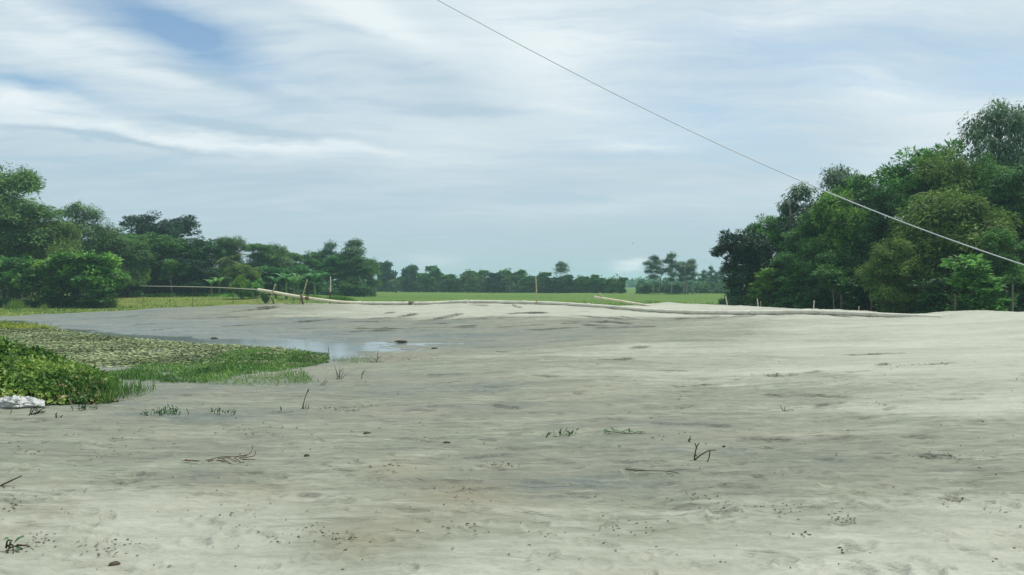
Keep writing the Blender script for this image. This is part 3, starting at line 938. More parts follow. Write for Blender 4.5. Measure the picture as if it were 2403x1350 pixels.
kind('euca_b', 'euca', [(0, 0, 11.6, 1.1, 1.0, 1.5), (1.1, .2, 10.2, 1.3, 1.1, 1.3), (-1.2, -.2, 9.8, 1.3, 1.1, 1.3), (.2, .6, 8.6, 1.8, 1.3, 1.2), (-1.2, .4, 7.2, 1.2, 1.1, 1.1), (1.2, -.4, 7.0, 1.2, 1.1, 1.1), (0, 0, 5.6, 1.4, 1.1, 1.0)],
     380, 17, .44, .42, .13, 13.0, 4.6, .14, .35, bark='pale_bark', limbs=70, seed=9, flat=1.2, droop=.9, up=.3, shell=.2, stems=2)
kind('sparse_a', 'euca', [(0, 0, 8.4, 2.7, 2.5, 3.7, 6), (-1.3, 0, 10.4, 1.3, 1.4, 1.4, 1.6), (1.3, .2, 10.7, 1.3, 1.4, 1.3, 1.6), (0, .4, 11.3, 1.2, 1.2, 1.1, 1.2), (0, 0, 5.2, 2.2, 2.2, 1.5, 1.5)],
     560, 13, .36, .34, .10, 12.6, 6.2, .13, .4, limbs=70, seed=10, flat=1.25, droop=.9, up=.4, shell=.12)
kind('broad_a', 'broad', round_lobes(14, 2.9, 3.5, 1.8, 1.2, 11, .8), 290, 48, .52, .34, .17, 5.7, 7.0, .10, .15, limbs=30, seed=11, flat=.32, up=1.6, droop=.15, stems=3)
kind('broad_b', 'broad', round_lobes(13, 2.4, 3.3, 1.9, 1.1, 12, .85), 240, 48, .5, .34, .17, 5.6, 6.0, .10, .15, limbs=30, seed=12, flat=.32, up=1.6, droop=.15, stems=4)
kind('small_a', 'broad', round_lobes(9, 1.1, 2.9, .85, .6, 13, .8), 110, 45, .36, .24, .11, 3.9, 2.9, .07, .35, limbs=22, seed=13, flat=.5, up=1.1)
kind('small_b', 'leafy', round_lobes(9, 1.2, 2.8, 1.1, .6, 14, .8), 120, 50, .36, .24, .10, 4.1, 3.1, .07, .3, bark='pale_bark', limbs=22, seed=14, flat=.5, up=1.1)
kind('sapling_a', 'leafy', round_lobes(8, .9, 2.7, 1.8, .55, 15, .95), 90, 45, .38, .32, .13, 4.8, 2.4, .05, .2, limbs=26, seed=15, flat=.4, up=1.3, stems=2)
kind('flat_top', 'leafy', [(0, 0, 8.4, 2.6, 2.6, .8), (2.0, .3, 8.9, 1.6, 1.6, .5), (-2.1, -.3, 9.0, 1.7, 1.7, .5), (0, .8, 6.8, 2.2, 2.2, 1.2), (.4, -.5, 5.0, 2.2, 2.0, 1.4), (-.8, 0, 3.2, 2.0, 2.0, 1.2)],
     260, 80, .6, .3, .1, 9.8, 7.4, .2, .3, seed=16, flat=.35, up=1.2)
kind('bush_a', 'leafy', round_lobes(9, 1.6, 1.0, .9, .7, 17, .6), 150, 55, .4, .26, .11, 2.2, 4.2, .06, .1, limbs=20, seed=17, flat=.6, stems=4)


def place_z(px, d):
    u = float(U(px))
    return u * d, d, float(field_z(u * d, d))


TINT = {'ms': (1.1, 1.0, 1.15, 1), 'n': (1, 1, 1, 1), 'dk': (.46, .56, .6, 1), 'bl': (.72, .95, 1.05, 1), 'yl': (1.45, 1.22, .85, 1), 'lt': (1.3, 1.3, 1.2, 1),  # dk: dark leaves, with the shade of low grove trees put into colour
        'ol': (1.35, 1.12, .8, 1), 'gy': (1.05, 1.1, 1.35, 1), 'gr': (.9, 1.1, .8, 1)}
TREE_NO = 0


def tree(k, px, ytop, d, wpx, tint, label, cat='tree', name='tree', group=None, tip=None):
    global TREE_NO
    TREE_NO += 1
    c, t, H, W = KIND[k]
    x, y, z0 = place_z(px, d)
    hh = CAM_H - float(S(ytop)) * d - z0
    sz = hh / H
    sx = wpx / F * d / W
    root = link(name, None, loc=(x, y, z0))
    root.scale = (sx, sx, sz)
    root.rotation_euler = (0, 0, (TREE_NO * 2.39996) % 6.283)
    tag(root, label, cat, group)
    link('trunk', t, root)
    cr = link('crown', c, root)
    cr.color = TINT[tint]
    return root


# --- left homestead trees
LG = 'trees of the homestead grove on the left'
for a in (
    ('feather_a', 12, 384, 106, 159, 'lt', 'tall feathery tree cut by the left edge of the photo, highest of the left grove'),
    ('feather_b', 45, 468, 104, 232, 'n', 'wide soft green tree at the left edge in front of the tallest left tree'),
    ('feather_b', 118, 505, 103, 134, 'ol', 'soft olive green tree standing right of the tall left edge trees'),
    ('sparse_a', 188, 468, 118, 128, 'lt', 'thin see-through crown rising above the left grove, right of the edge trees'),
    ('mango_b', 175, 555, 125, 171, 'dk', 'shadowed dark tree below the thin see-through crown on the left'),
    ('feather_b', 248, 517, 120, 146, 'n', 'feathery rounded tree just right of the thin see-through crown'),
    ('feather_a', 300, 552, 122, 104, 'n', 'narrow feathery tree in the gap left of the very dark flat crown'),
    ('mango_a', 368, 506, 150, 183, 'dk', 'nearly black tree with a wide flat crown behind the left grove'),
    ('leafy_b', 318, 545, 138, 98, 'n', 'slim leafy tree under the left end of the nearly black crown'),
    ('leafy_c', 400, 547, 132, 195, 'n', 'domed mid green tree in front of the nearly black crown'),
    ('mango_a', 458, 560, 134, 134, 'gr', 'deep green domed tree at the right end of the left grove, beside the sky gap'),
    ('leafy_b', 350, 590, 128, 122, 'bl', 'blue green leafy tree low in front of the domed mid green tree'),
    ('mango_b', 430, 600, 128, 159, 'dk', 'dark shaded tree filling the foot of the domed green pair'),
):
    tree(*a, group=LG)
BG = 'low broadleaf trees along the left field edge'
for a in (
    ('broad_a', 205, 590, 93, 190, 'lt', 'low spreading broadleaf tree with a yellow green top by the pale reed clump'),
    ('broad_b', 110, 603, 94, 150, 'n', 'low broadleaf tree in the middle of the left field edge thicket'),
    ('broad_a', 25, 600, 95, 160, 'bl', 'low bluish broadleaf tree cut by the left edge of the photo'),
    ('sapling_a', 135, 648, 91.5, 70, 'n', 'young thin-stemmed tree in the dark foot of the broadleaf thicket'),
    ('sapling_a', 225, 645, 91, 80, 'gy', 'young tree with pale stems under the yellow green broadleaf tree'),
):
    tree(*a, group=BG)
tree('small_a', 332, 624, 124, 54, 'yl', 'small yellowish tree with an open crown, left end of the thin rail')
tree('small_b', 406, 611, 124, 62, 'lt', 'small round green tree on a pale trunk, behind the thin rail')

# --- trees left of the middle
MG = 'trees of the middle village treeline'
for a in (
    ('feather_a', 540, 554, 152, 99, 'n', 'feathery pointed tree just right of the sky gap, over the pale palm'),
    ('feather_b', 520, 625, 138, 71, 'lt', 'small pale green feathery tree at the foot of the pointed tree'),
    ('flat_top', 603, 569, 158, 99, 'n', 'flat-topped tree with one branch reaching left over the treeline'),
    ('feather_b', 640, 568, 165, 90, 'n', 'rounded feathery tree right of the flat-topped tree'),
    ('feather_b', 575, 618, 134, 90, 'ol', 'olive brown bushy tree behind the banana plants'),
    ('leafy_c', 640, 625, 140, 130, 'bl', 'bluish leafy tree rising behind the banana plants'),
    ('leafy_b', 690, 590, 172, 78, 'n', 'leafy tree in the dip between the feathery and the tall sparse trees'),
    ('leafy_c', 722, 622, 150, 106, 'bl', 'blue green broad tree behind the leaning middle bamboo pole'),
    ('leafy_a', 738, 588, 176, 76, 'n', 'rounded tree left of the slim twin-tufted tree'),
    ('euca_a', 776, 563, 178, 52, 'bl', 'slim tall tree with two tufts, left of the tall sparse crown'),
    ('leafy_a', 775, 600, 172, 83, 'bl', 'dense blue green tree under the slim twin-tufted tree'),
    ('euca_b', 832, 558, 176, 85, 'n', 'tall tree with a sparse rounded top, highest of the middle treeline'),
    ('feather_a', 822, 592, 174, 109, 'bl', 'dense dark tree filling below the tall sparse rounded top'),
    ('feather_b', 862, 604, 186, 59, 'n', 'lower shoulder of foliage right of the tall sparse rounded top'),
):
    tree(*a, group=MG)
FG = 'trees of the far treeline across the field'
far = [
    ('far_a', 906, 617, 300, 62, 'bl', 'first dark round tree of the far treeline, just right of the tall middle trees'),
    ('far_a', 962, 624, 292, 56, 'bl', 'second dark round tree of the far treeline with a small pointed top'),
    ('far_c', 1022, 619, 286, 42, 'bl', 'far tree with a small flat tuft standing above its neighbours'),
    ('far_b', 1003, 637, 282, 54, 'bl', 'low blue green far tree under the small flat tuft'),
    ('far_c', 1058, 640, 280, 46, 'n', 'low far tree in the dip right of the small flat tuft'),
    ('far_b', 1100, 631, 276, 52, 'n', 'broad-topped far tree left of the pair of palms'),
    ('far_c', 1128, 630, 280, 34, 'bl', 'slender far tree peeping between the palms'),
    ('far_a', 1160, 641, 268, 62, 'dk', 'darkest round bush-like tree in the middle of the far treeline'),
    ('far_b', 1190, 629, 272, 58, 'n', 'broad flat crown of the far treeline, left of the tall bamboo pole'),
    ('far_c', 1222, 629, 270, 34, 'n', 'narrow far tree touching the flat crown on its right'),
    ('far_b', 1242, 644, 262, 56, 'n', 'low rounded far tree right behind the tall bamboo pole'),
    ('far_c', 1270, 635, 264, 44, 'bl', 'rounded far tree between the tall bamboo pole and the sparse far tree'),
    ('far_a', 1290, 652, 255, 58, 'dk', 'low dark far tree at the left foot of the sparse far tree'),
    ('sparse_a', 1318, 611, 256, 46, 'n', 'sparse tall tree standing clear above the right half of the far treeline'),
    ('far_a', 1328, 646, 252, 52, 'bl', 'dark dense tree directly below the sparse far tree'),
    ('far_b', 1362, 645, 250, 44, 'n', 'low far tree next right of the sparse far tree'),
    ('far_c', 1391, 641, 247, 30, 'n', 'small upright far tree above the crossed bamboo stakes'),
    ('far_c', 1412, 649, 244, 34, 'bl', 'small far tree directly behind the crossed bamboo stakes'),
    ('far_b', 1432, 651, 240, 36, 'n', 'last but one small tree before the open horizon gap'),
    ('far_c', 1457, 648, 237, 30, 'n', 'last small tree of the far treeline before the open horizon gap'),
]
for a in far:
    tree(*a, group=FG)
EG = 'slim eucalyptus trees on the right of the horizon gap'
for a in (
    ('euca_b', 1534, 597, 226, 46, 'bl', 'leftmost slim eucalyptus right of the horizon gap, with a dark bush at its foot'),
    ('euca_a', 1576, 590, 222, 40, 'bl', 'tallest slim eucalyptus of the group right of the horizon gap'),
    ('euca_b', 1600, 612, 224, 44, 'n', 'eucalyptus in the middle of the group, with bare pale stems'),
    ('euca_b', 1622, 606, 225, 46, 'n', 'spreading eucalyptus right of the tallest one'),
    ('euca_a', 1652, 632, 238, 24, 'bl', 'short pointed eucalyptus right of the spreading one'),
    ('euca_a', 1668, 622, 242, 20, 'bl', 'thin pointed eucalyptus with a leaning tip'),
    ('euca_a', 1682, 636, 246, 20, 'bl', 'short thin eucalyptus nearest the big dark grove'),
    ('euca_a', 1694, 622, 240, 22, 'bl', 'thin eucalyptus touching the edge of the big dark grove'),
    ('leafy_c', 1513, 670, 228, 34, 'dk', 'low dark bush at the foot of the leftmost slim eucalyptus'),
    ('leafy_c', 1585, 668, 226, 46, 'dk', 'low dark bush under the tallest slim eucalyptus'),
):
    tree(*a, group=EG)

# --- grove on the right
RG = 'trees of the big grove on the right'
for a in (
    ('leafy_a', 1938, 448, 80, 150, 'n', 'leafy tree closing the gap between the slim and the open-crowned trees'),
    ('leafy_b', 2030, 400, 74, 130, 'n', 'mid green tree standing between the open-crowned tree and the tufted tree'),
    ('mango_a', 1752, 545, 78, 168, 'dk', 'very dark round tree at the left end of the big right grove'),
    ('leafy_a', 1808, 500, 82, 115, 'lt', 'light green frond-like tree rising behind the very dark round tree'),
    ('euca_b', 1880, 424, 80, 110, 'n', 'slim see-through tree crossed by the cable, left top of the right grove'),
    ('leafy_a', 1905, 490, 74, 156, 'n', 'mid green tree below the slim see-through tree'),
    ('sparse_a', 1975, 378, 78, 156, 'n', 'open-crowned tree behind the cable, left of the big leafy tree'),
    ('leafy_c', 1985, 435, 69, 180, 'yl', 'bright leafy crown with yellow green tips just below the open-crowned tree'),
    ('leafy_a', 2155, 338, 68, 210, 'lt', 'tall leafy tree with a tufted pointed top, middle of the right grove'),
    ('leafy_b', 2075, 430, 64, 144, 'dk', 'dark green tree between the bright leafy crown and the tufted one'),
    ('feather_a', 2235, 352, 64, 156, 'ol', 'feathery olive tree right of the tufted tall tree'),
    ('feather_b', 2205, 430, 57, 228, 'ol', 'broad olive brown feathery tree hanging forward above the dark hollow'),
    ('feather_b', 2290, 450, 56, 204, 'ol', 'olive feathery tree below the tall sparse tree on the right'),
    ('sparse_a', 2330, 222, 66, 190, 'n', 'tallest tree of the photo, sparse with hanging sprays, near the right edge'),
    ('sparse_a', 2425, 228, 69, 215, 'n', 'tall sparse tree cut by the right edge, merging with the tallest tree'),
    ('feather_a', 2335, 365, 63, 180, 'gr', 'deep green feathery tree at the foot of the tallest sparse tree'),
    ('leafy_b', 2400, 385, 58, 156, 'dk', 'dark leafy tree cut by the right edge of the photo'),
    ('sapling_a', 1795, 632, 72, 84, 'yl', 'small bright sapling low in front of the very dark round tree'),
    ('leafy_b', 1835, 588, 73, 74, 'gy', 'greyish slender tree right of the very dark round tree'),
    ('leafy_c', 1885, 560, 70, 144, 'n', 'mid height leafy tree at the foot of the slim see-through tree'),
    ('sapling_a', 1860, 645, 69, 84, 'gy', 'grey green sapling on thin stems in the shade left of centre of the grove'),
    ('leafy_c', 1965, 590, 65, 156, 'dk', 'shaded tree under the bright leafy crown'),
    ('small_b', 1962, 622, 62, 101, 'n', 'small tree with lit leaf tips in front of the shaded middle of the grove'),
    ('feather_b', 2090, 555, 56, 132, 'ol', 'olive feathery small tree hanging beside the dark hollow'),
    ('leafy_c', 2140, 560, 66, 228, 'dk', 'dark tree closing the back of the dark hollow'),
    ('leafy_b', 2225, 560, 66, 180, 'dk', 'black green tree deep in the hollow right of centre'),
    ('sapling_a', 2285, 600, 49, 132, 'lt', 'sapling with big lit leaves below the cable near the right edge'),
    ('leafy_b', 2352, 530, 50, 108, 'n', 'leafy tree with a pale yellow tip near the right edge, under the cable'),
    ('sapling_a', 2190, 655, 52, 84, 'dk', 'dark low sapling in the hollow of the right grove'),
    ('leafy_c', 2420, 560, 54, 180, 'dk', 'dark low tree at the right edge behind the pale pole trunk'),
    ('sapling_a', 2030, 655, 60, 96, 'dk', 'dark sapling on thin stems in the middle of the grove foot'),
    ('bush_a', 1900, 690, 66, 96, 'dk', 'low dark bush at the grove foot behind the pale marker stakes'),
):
    tree(*a, group=RG)


def foliage_mass(name, label, mat, line, n, hfun, depth, ln, wd, tint=(1, 1, 1, 1), seed=0):
    """a strip of tangled low foliage along a line of (px, dist)"""
    r = np.random.default_rng(seed)
    ln_ = np.array(line, float)
    t = r.uniform(0, 1, n) * (len(line) - 1)
    px = np.interp(t, np.arange(len(line)), ln_[:, 0])
    d = np.interp(t, np.arange(len(line)), ln_[:, 1]) + r.uniform(0, depth, n)
    x, y = U(px) * d, d
    h = hfun(px) * np.clip(0.75 + 0.6 * perlin(x * 0.3, y * 0.3 + seed, 3) + 0.35 * perlin(x * 1.1, y * 0.9, 4), 0.15, 1.5)
    z = field_z(x, y) + h * r.uniform(0, 1, n) ** 0.7
    p = np.stack([x, y, z], -1)
    mb = MB()
    k = r.uniform(0.6, 1.4, n)
    dr = r.normal(size=(n, 3))
    dr[:, 2] = dr[:, 2] * 0.6
    leaves(mb, p, dr, r.normal(size=(n, 3)) * 0.6 + np.array([0, -0.3, 0.8]), ln * k, wd * k)
    o = link(name, mb.mesh(name, M[mat]))
    o.color = tint
    return tag(o, label, kind='stuff')


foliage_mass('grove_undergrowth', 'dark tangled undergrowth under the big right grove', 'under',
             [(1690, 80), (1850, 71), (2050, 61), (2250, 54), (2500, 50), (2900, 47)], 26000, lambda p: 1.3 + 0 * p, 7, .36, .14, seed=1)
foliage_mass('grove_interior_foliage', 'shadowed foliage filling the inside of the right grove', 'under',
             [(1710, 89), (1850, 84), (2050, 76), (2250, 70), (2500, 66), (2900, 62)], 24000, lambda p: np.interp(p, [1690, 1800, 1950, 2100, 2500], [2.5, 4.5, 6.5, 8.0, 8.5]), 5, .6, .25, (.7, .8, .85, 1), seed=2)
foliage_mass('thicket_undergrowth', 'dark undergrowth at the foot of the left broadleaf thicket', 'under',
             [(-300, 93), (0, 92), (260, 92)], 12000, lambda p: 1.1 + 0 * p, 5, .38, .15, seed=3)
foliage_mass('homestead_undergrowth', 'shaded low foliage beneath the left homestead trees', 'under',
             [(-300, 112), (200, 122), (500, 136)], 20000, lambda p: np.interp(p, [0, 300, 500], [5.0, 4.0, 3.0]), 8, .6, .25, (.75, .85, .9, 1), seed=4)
foliage_mass('treeline_undergrowth', 'low green scrub along the foot of the middle treeline', 'under',
             [(500, 140), (650, 150), (880, 178)], 20000, lambda p: 3.0 + 0 * p, 12, .6, .25, (1.1, 1.2, 1.1, 1), seed=5)
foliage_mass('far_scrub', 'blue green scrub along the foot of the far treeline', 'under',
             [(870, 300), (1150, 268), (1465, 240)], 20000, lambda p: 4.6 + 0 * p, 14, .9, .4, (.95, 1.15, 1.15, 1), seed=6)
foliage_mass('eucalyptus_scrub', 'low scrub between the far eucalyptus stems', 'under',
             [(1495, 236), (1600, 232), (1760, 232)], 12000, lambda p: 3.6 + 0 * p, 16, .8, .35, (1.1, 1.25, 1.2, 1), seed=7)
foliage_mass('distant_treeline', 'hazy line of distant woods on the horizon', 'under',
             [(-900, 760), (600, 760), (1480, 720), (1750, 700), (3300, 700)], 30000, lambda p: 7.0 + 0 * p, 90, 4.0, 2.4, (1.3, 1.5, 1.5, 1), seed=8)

# ------------------------------------------------------------------ palms and banana plants
def frond_mesh(name, L, mat, n=22, w=0.42, sag=0.9, seed=0):
    r = np.random.default_rng(seed)
    mb = MB()
    t = np.linspace(0, 1, 9)
    rib = np.stack([L * (t - 0.12 * t ** 3), 0 * t, L * (0.55 * t - sag * t ** 2)], -1)
    tube(mb, rib, 0.03 * (1 - 0.8 * t), 4)
    tt = np.repeat(np.linspace(0.18, 1, n), 2)
    p = np.stack([np.interp(tt, t, rib[:, i]) for i in range(3)], -1)
    s = np.tile([1, -1], n)
    d = np.stack([0.55 + 0 * tt, s * 1.0, -0.35 + r.normal(0, .15, len(tt))], -1)
    leaves(mb, p, d, np.tile([0, 0, 1.0], (len(tt), 1)), w * L * 0.5 * (1 - 0.6 * tt), 0.09 * L / 2)
    return mb.mesh(name, M[mat])


FROND = frond_mesh('palm_frond', 2.3, 'frond')


def palm(px, ytop, d, n, label, tint, s=1.0):
    x, y, z0 = place_z(px, d)
    H = CAM_H - float(S(ytop)) * d - z0 - 0.9 * s
    root = link('palm_tree', None, loc=(x, y, z0))
    tag(root, label, 'palm', 'palms in the treeline')
    mb = MB()
    t = np.linspace(0, 1, 7)
    tube(mb, np.stack([0.25 * np.sin(t * 2), 0 * t, -0.3 + t * (H + 0.3)], -1), 0.20 - 0.06 * t, 8)
    link('trunk', mb.mesh('palm_trunk', M['bark'], True), root)
    for i in range(n):
        f = link('frond', FROND, root, (0.25 * math.sin(2.0), 0, H))
        el = -0.15 - 0.75 * ((i * 0.618) % 1.0) + 0.35
        f.rotation_euler = (0, -(0.8 - 1.35 * ((i * 0.618) % 1.0)), i * 2.39996)
        f.scale = (s,) * 3
        f.color = TINT[tint]


palm(540, 598, 139, 20, 'date palm with a full head of pale drooping fronds below the pointed tree', 'lt', 1.35)
palm(928, 652, 262, 16, 'pale-fronded palm in front of the first two far round trees', 'n', 1.35)
palm(1098, 640, 262, 16, 'left one of the palms in the middle of the far treeline', 'n', 1.35)
palm(1126, 645, 262, 16, 'right one of the palms in the middle of the far treeline', 'n', 1.35)
palm(1192, 648, 258, 16, 'palm standing under the broad flat far crown', 'n', 1.35)


def banana_leaf(seed=0):
    mb = MB()
    t = np.linspace(0, 1, 9)
    x = 0.95 * (t + 0.25 * t ** 3)
    z = 2.3 * t - 1.35 * t ** 2.6
    w = 0.22 * np.sin(np.clip(t * 1.02 + 0.06, 0, 1) * math.pi) ** 0.6 * (t > 0.12)
    a = np.stack([x, w, z - 0.12 * w], -1)
    b = np.stack([x, 0 * w, z], -1)
    c = np.stack([x, -w, z - 0.12 * w], -1)
    V = np.concatenate([a, b, c])
    i = np.arange(8)
    Q = np.concatenate([np.stack([i, i + 1, i + 10, i + 9], -1), np.stack([i + 9, i + 10, i + 19, i + 18], -1)])
    mb.add(V, Q)
    return mb.mesh('banana_leaf', M['banana'])


BLEAF = banana_leaf()
mb = MB()
t_ = np.linspace(0, 1, 6)
tube(mb, np.stack([0 * t_, 0 * t_, -0.3 + 2.0 * t_], -1), 0.13 - 0.05 * t_, 8)
BSTEM = mb.mesh('banana_stem', M['frond'], True)


def banana(px, ytop, d, label, tint='n'):
    x, y, z0 = place_z(px, d)
    s = (CAM_H - float(S(ytop)) * d - z0) / 2.7
    root = link('banana_plant', None, loc=(x, y, z0))
    root.scale = (s * 1.15, s * 1.15, s)
    root.rotation_euler = (0, 0, px * 1.7)
    tag(root, label, 'banana plant', 'banana plants by the field edge')
    link('stem', BSTEM, root)
    for i in range(9):
        l = link('leaf', BLEAF, root, (0, 0, 1.55 + 0.05 * i))
        l.rotation_euler = (0, -0.25 + 0.09 * i, i * 2.39996)
        q = 0.7 + 0.05 * i
        l.scale = (q, q, q)
        l.color = TINT[tint]


banana(648, 648, 122, 'leftmost blue green banana plant behind the high pipe end', 'bl')
banana(672, 640, 121, 'banana plant with upright leaves, second from the high pipe end', 'bl')
banana(690, 650, 117, 'lower banana plant with torn leaves in front of the others')
banana(700, 643, 121, 'banana plant just left of the leaning bamboo pole')
banana(515, 650, 128, 'pale banana plant at the foot of the date palm', 'lt')
banana(496, 655, 126, 'pale banana plant at the right foot of the left grove', 'lt')
banana(738, 640, 132, 'blue green banana plant between the two middle bamboo poles', 'bl')

tree('bush_a', 568, 648, 116, 66, 'yl', 'bright green leafy bush over the thin rail, left of the banana plants', 'bush', 'bush')
tree('bush_a', 600, 655, 118, 46, 'lt', 'smaller light green bush right behind the high pipe end', 'bush', 'bush')
tree('bush_a', 622, 687, 104, 22, 'dk', 'dark low bush on the field under the high pipe end', 'bush', 'bush')
tree('bush_a', 322, 682, 121, 34, 'n', 'low leafy bush in the grass below the small yellowish tree', 'bush', 'bush')


def grass_clump(name, px, d, w, dep, h, n, mat, label, cat, tint='n', seed=0, kindv=None, lean=0.25, zfun=None):
    r = np.random.default_rng(seed)
    x0, y0, z0 = place_z(px, d)
    if zfun:
        z0 = float(zfun(x0, y0)[0])
    p = np.stack([r.normal(0, w * 0.4, n), r.normal(0, dep * 0.4, n), np.zeros(n)], -1)
    if zfun:
        p[:, 2] = zfun(p[:, 0] + x0, p[:, 1] + y0) - z0 - 0.02
    else:
        p[:, 2] = field_z(p[:, 0] + x0, p[:, 1] + y0) - z0 - 0.05
    dr = r.normal(0, lean, (n, 3)) + np.array([0, 0, 1.0])
    hh = h * r.uniform(0.5, 1.15, n) * np.exp(-(p[:, 0] / w) ** 2)
    mb = MB()
    leaves(mb, p, dr, np.cross(dr, r.normal(size=(n, 3))), hh, 0.03 + 0.05 * hh * 0.4, 0.1)
    o = link(name, mb.mesh(name, M[mat]), loc=(x0, y0, z0))
    o.color = TINT[tint]
    return tag(o, label, cat, kind=kindv)


grass_clump('reed_clump', 256, 91, 1.1, 1.0, 1.8, 520, 'fieldgrass', 'pale brown reed clump at the right end of the left thicket', 'reeds', 'dk', seed=1)
grass_clump('dry_grass_tuft', 38, 88, 1.6, 1.0, 1.3, 240, 'fieldgrass', 'dry straw coloured grass tuft at the left foot of the thicket', 'grass tuft', seed=2, kindv='stuff')
grass_clump('dry_grass_tuft', 103, 88.5, .8, .8, .8, 110, 'fieldgrass', 'shorter dry grass tuft in front of the thicket middle', 'grass tuft', seed=3, kindv='stuff')
grass_clump('grass_hedge', 795, 128, 3.2, 1.5, .95, 1600, 'fieldgrass', 'long low hump of grass right behind the upright pole with a pale top', 'grass', 'gr', seed=4, lean=.4)
grass_clump('grass_hedge', 742, 130, 1.6, 1.2, .8, 700, 'fieldgrass', 'short hump of grass between the leaning pole and the upright pole', 'grass', 'gr', seed=5, lean=.4)


def field_blades():
    r = np.random.default_rng(8)
    n = 44000
    px = r.uniform(-150, 1720, n)
    d = 62 + 70 * r.uniform(0, 1, n) ** 1.4
    x, y = U(px) * d, d
    ok = (perlin(x * 0.12, y * 0.2, 9) + 0.5 * perlin(x * 0.6, y * 0.8, 10) + (px < 800) * 0.25) > 0.0
    x, y, px = x[ok], y[ok], px[ok]
    z = field_z(x, y)
    p = np.stack([x, y, z - 0.03], -1)
    dr = r.normal(0, .35, p.shape) + np.array([0, 0, 1.0])
    hh = r.uniform(.10, .30, len(p)) * (1 + 0.5 * perlin(x * .3, y * .3, 11))
    mb = MB()
    leaves(mb, p, dr, np.cross(dr, r.normal(size=p.shape)), hh, 0.09, 0.1)
    o = link('field_grass', mb.mesh('field_grass', M['fieldgrass']))
    tag(o, 'short yellow green grass tufts on the near part of the field', kind='stuff')


field_blades()
# strip of taller crop below the thin rail
r = np.random.default_rng(18)
n = 9000
pxs = r.uniform(300, 600, n)
ds = 125 + r.uniform(0, 6, n) + 2 * np.sin(pxs * 0.03)
xs, ys = U(pxs) * ds, ds
pp = np.stack([xs, ys, field_z(xs, ys) - .05], -1)
dr = r.normal(0, .4, pp.shape) + np.array([0, 0, 1.0])
mb = MB()
leaves(mb, pp, dr, np.cross(dr, r.normal(size=pp.shape)), r.uniform(.25, .75, n) * (0.8 + .5 * perlin(xs * .3, ys * .3, 2)), .12, .1)
o = link('field_crop', mb.mesh('field_crop', M['leafy']))
o.color = (1.5, 1.5, 1.2, 1)
tag(o, 'strip of taller green crop under the thin rail', kind='stuff')

# ------------------------------------------------------------------ dredge pipe, rail, bamboo stakes
def world_pt(px, py, d):
    return np.array([float(U(px)) * d, d, CAM_H - float(S(py)) * d])


def smooth_path(P_, n):
    P_ = np.asarray(P_, float)
    t = np.concatenate([[0], np.cumsum(np.linalg.norm(np.diff(P_, axis=0), axis=1))])
    # Catmull-Rom through the points
    out = []
    for s in np.linspace(0, t[-1], n):
        i = int(np.clip(np.searchsorted(t, s) - 1, 0, len(P_) - 2))
        p0, p1, p2, p3 = P_[max(i - 1, 0)], P_[i], P_[i + 1], P_[min(i + 2, len(P_) - 1)]
        k = (s - t[i]) / (t[i + 1] - t[i])
        out.append(0.5 * ((2 * p1) + (-p0 + p2) * k + (2 * p0 - 5 * p1 + 4 * p2 - p3) * k ** 2 + (-p0 + 3 * p1 - 3 * p2 + p3) * k ** 3))
    return np.array(out)


pipe_pts = np.array([world_pt(*p) for p in PIPE])
path = smooth_path(pipe_pts, 220)
ppx = path[:, 0] / path[:, 1] * F + CX
joints = [605, 722, 845, 966, 1097, 1232, 1380, 1603, 1765, 1932, 2050, 2225]
root = link('dredge_pipe', None, loc=path[110])
tag(root, 'long sand-covered dredge pipe lying along the top of the sand bank', 'pipe')
for a, b in zip(joints[:-1], joints[1:]):
    sel = np.nonzero((ppx >= a - 2) & (ppx <= b + 2))[0]
    pts = path[sel] - path[110]
    mb = MB()
    rr_ = PIPE_R * (1.06 if b > 1603 else 1.0)
    tube(mb, pts, rr_, 18)
    link('pipe_section', mb.mesh('pipe_section', M['pipe_yellow' if b < 860 else 'pipe'], True), root)
for j in joints[1:-1]:
    k = int(np.argmin(np.abs(ppx - j)))
    tdir = unit(path[k + 1] - path[k - 1])
    mb = MB()
    c = path[k] - path[110]
    q = np.array([-.16, -.155, -.06, -.055, .055, .06, .155, .16])
    tube(mb, c + q[:, None] * tdir, PIPE_R * 1.06 + np.array([0, .018, .018, .03, .03, .018, .018, 0]), 18)
    link('pipe_collar', mb.mesh('pipe_collar', M['rust' if j in (966, 722) else 'pipe']), root)

pA, pB = world_pt(1395, 697, 60), world_pt(1530, 718.5, 58.5)
mb = MB()
tube(mb, np.linspace(pA, pB, 8) - pA, 0.085, 14)
root = link('side_pipe', None, loc=pA)
tag(root, 'short thinner pipe slanting up out of the sand, its free end on stakes', 'pipe')
link('pipe_section', mb.mesh('side_pipe_section', M['pipe_yellow'], True), root)
mb = MB()
tube(mb, np.array([[-.02, 0, .004], [.12, -.002, -.028]]), 0.1, 14)
link('pipe_collar', mb.mesh('side_pipe_collar', M['pipe'], True), root)

rA, rB, rC = world_pt(330, 671.5, 96), world_pt(480, 674, 82), world_pt(607, 680, 63)
rp = smooth_path([rA, rB, rC], 30)
root = link('thin_rail', None, loc=rA)
tag(root, 'thin pale rail running left from the raised pipe end across the grass', 'rail')
mb = MB()
tube(mb, rp - rA, 0.038, 10)
link('rail_tube', mb.mesh('rail_tube', M['pale_bamboo'], True), root)
for px in (336, 452, 545):
    k = int(np.argmin(np.abs(rp[:, 0] / rp[:, 1] * F + CX - px)))
    zg = float(field_z(rp[k, 0], rp[k, 1]))
    mb = MB()
    a = rp[k] - rA
    tube(mb, np.array([a + [0.08, 0, 0.12], [a[0] - 0.05, a[1], zg - rA[2] - 0.2]]), 0.022, 6)
    link('rail_post', mb.mesh('rail_post', M['dark_wood'], True), root)


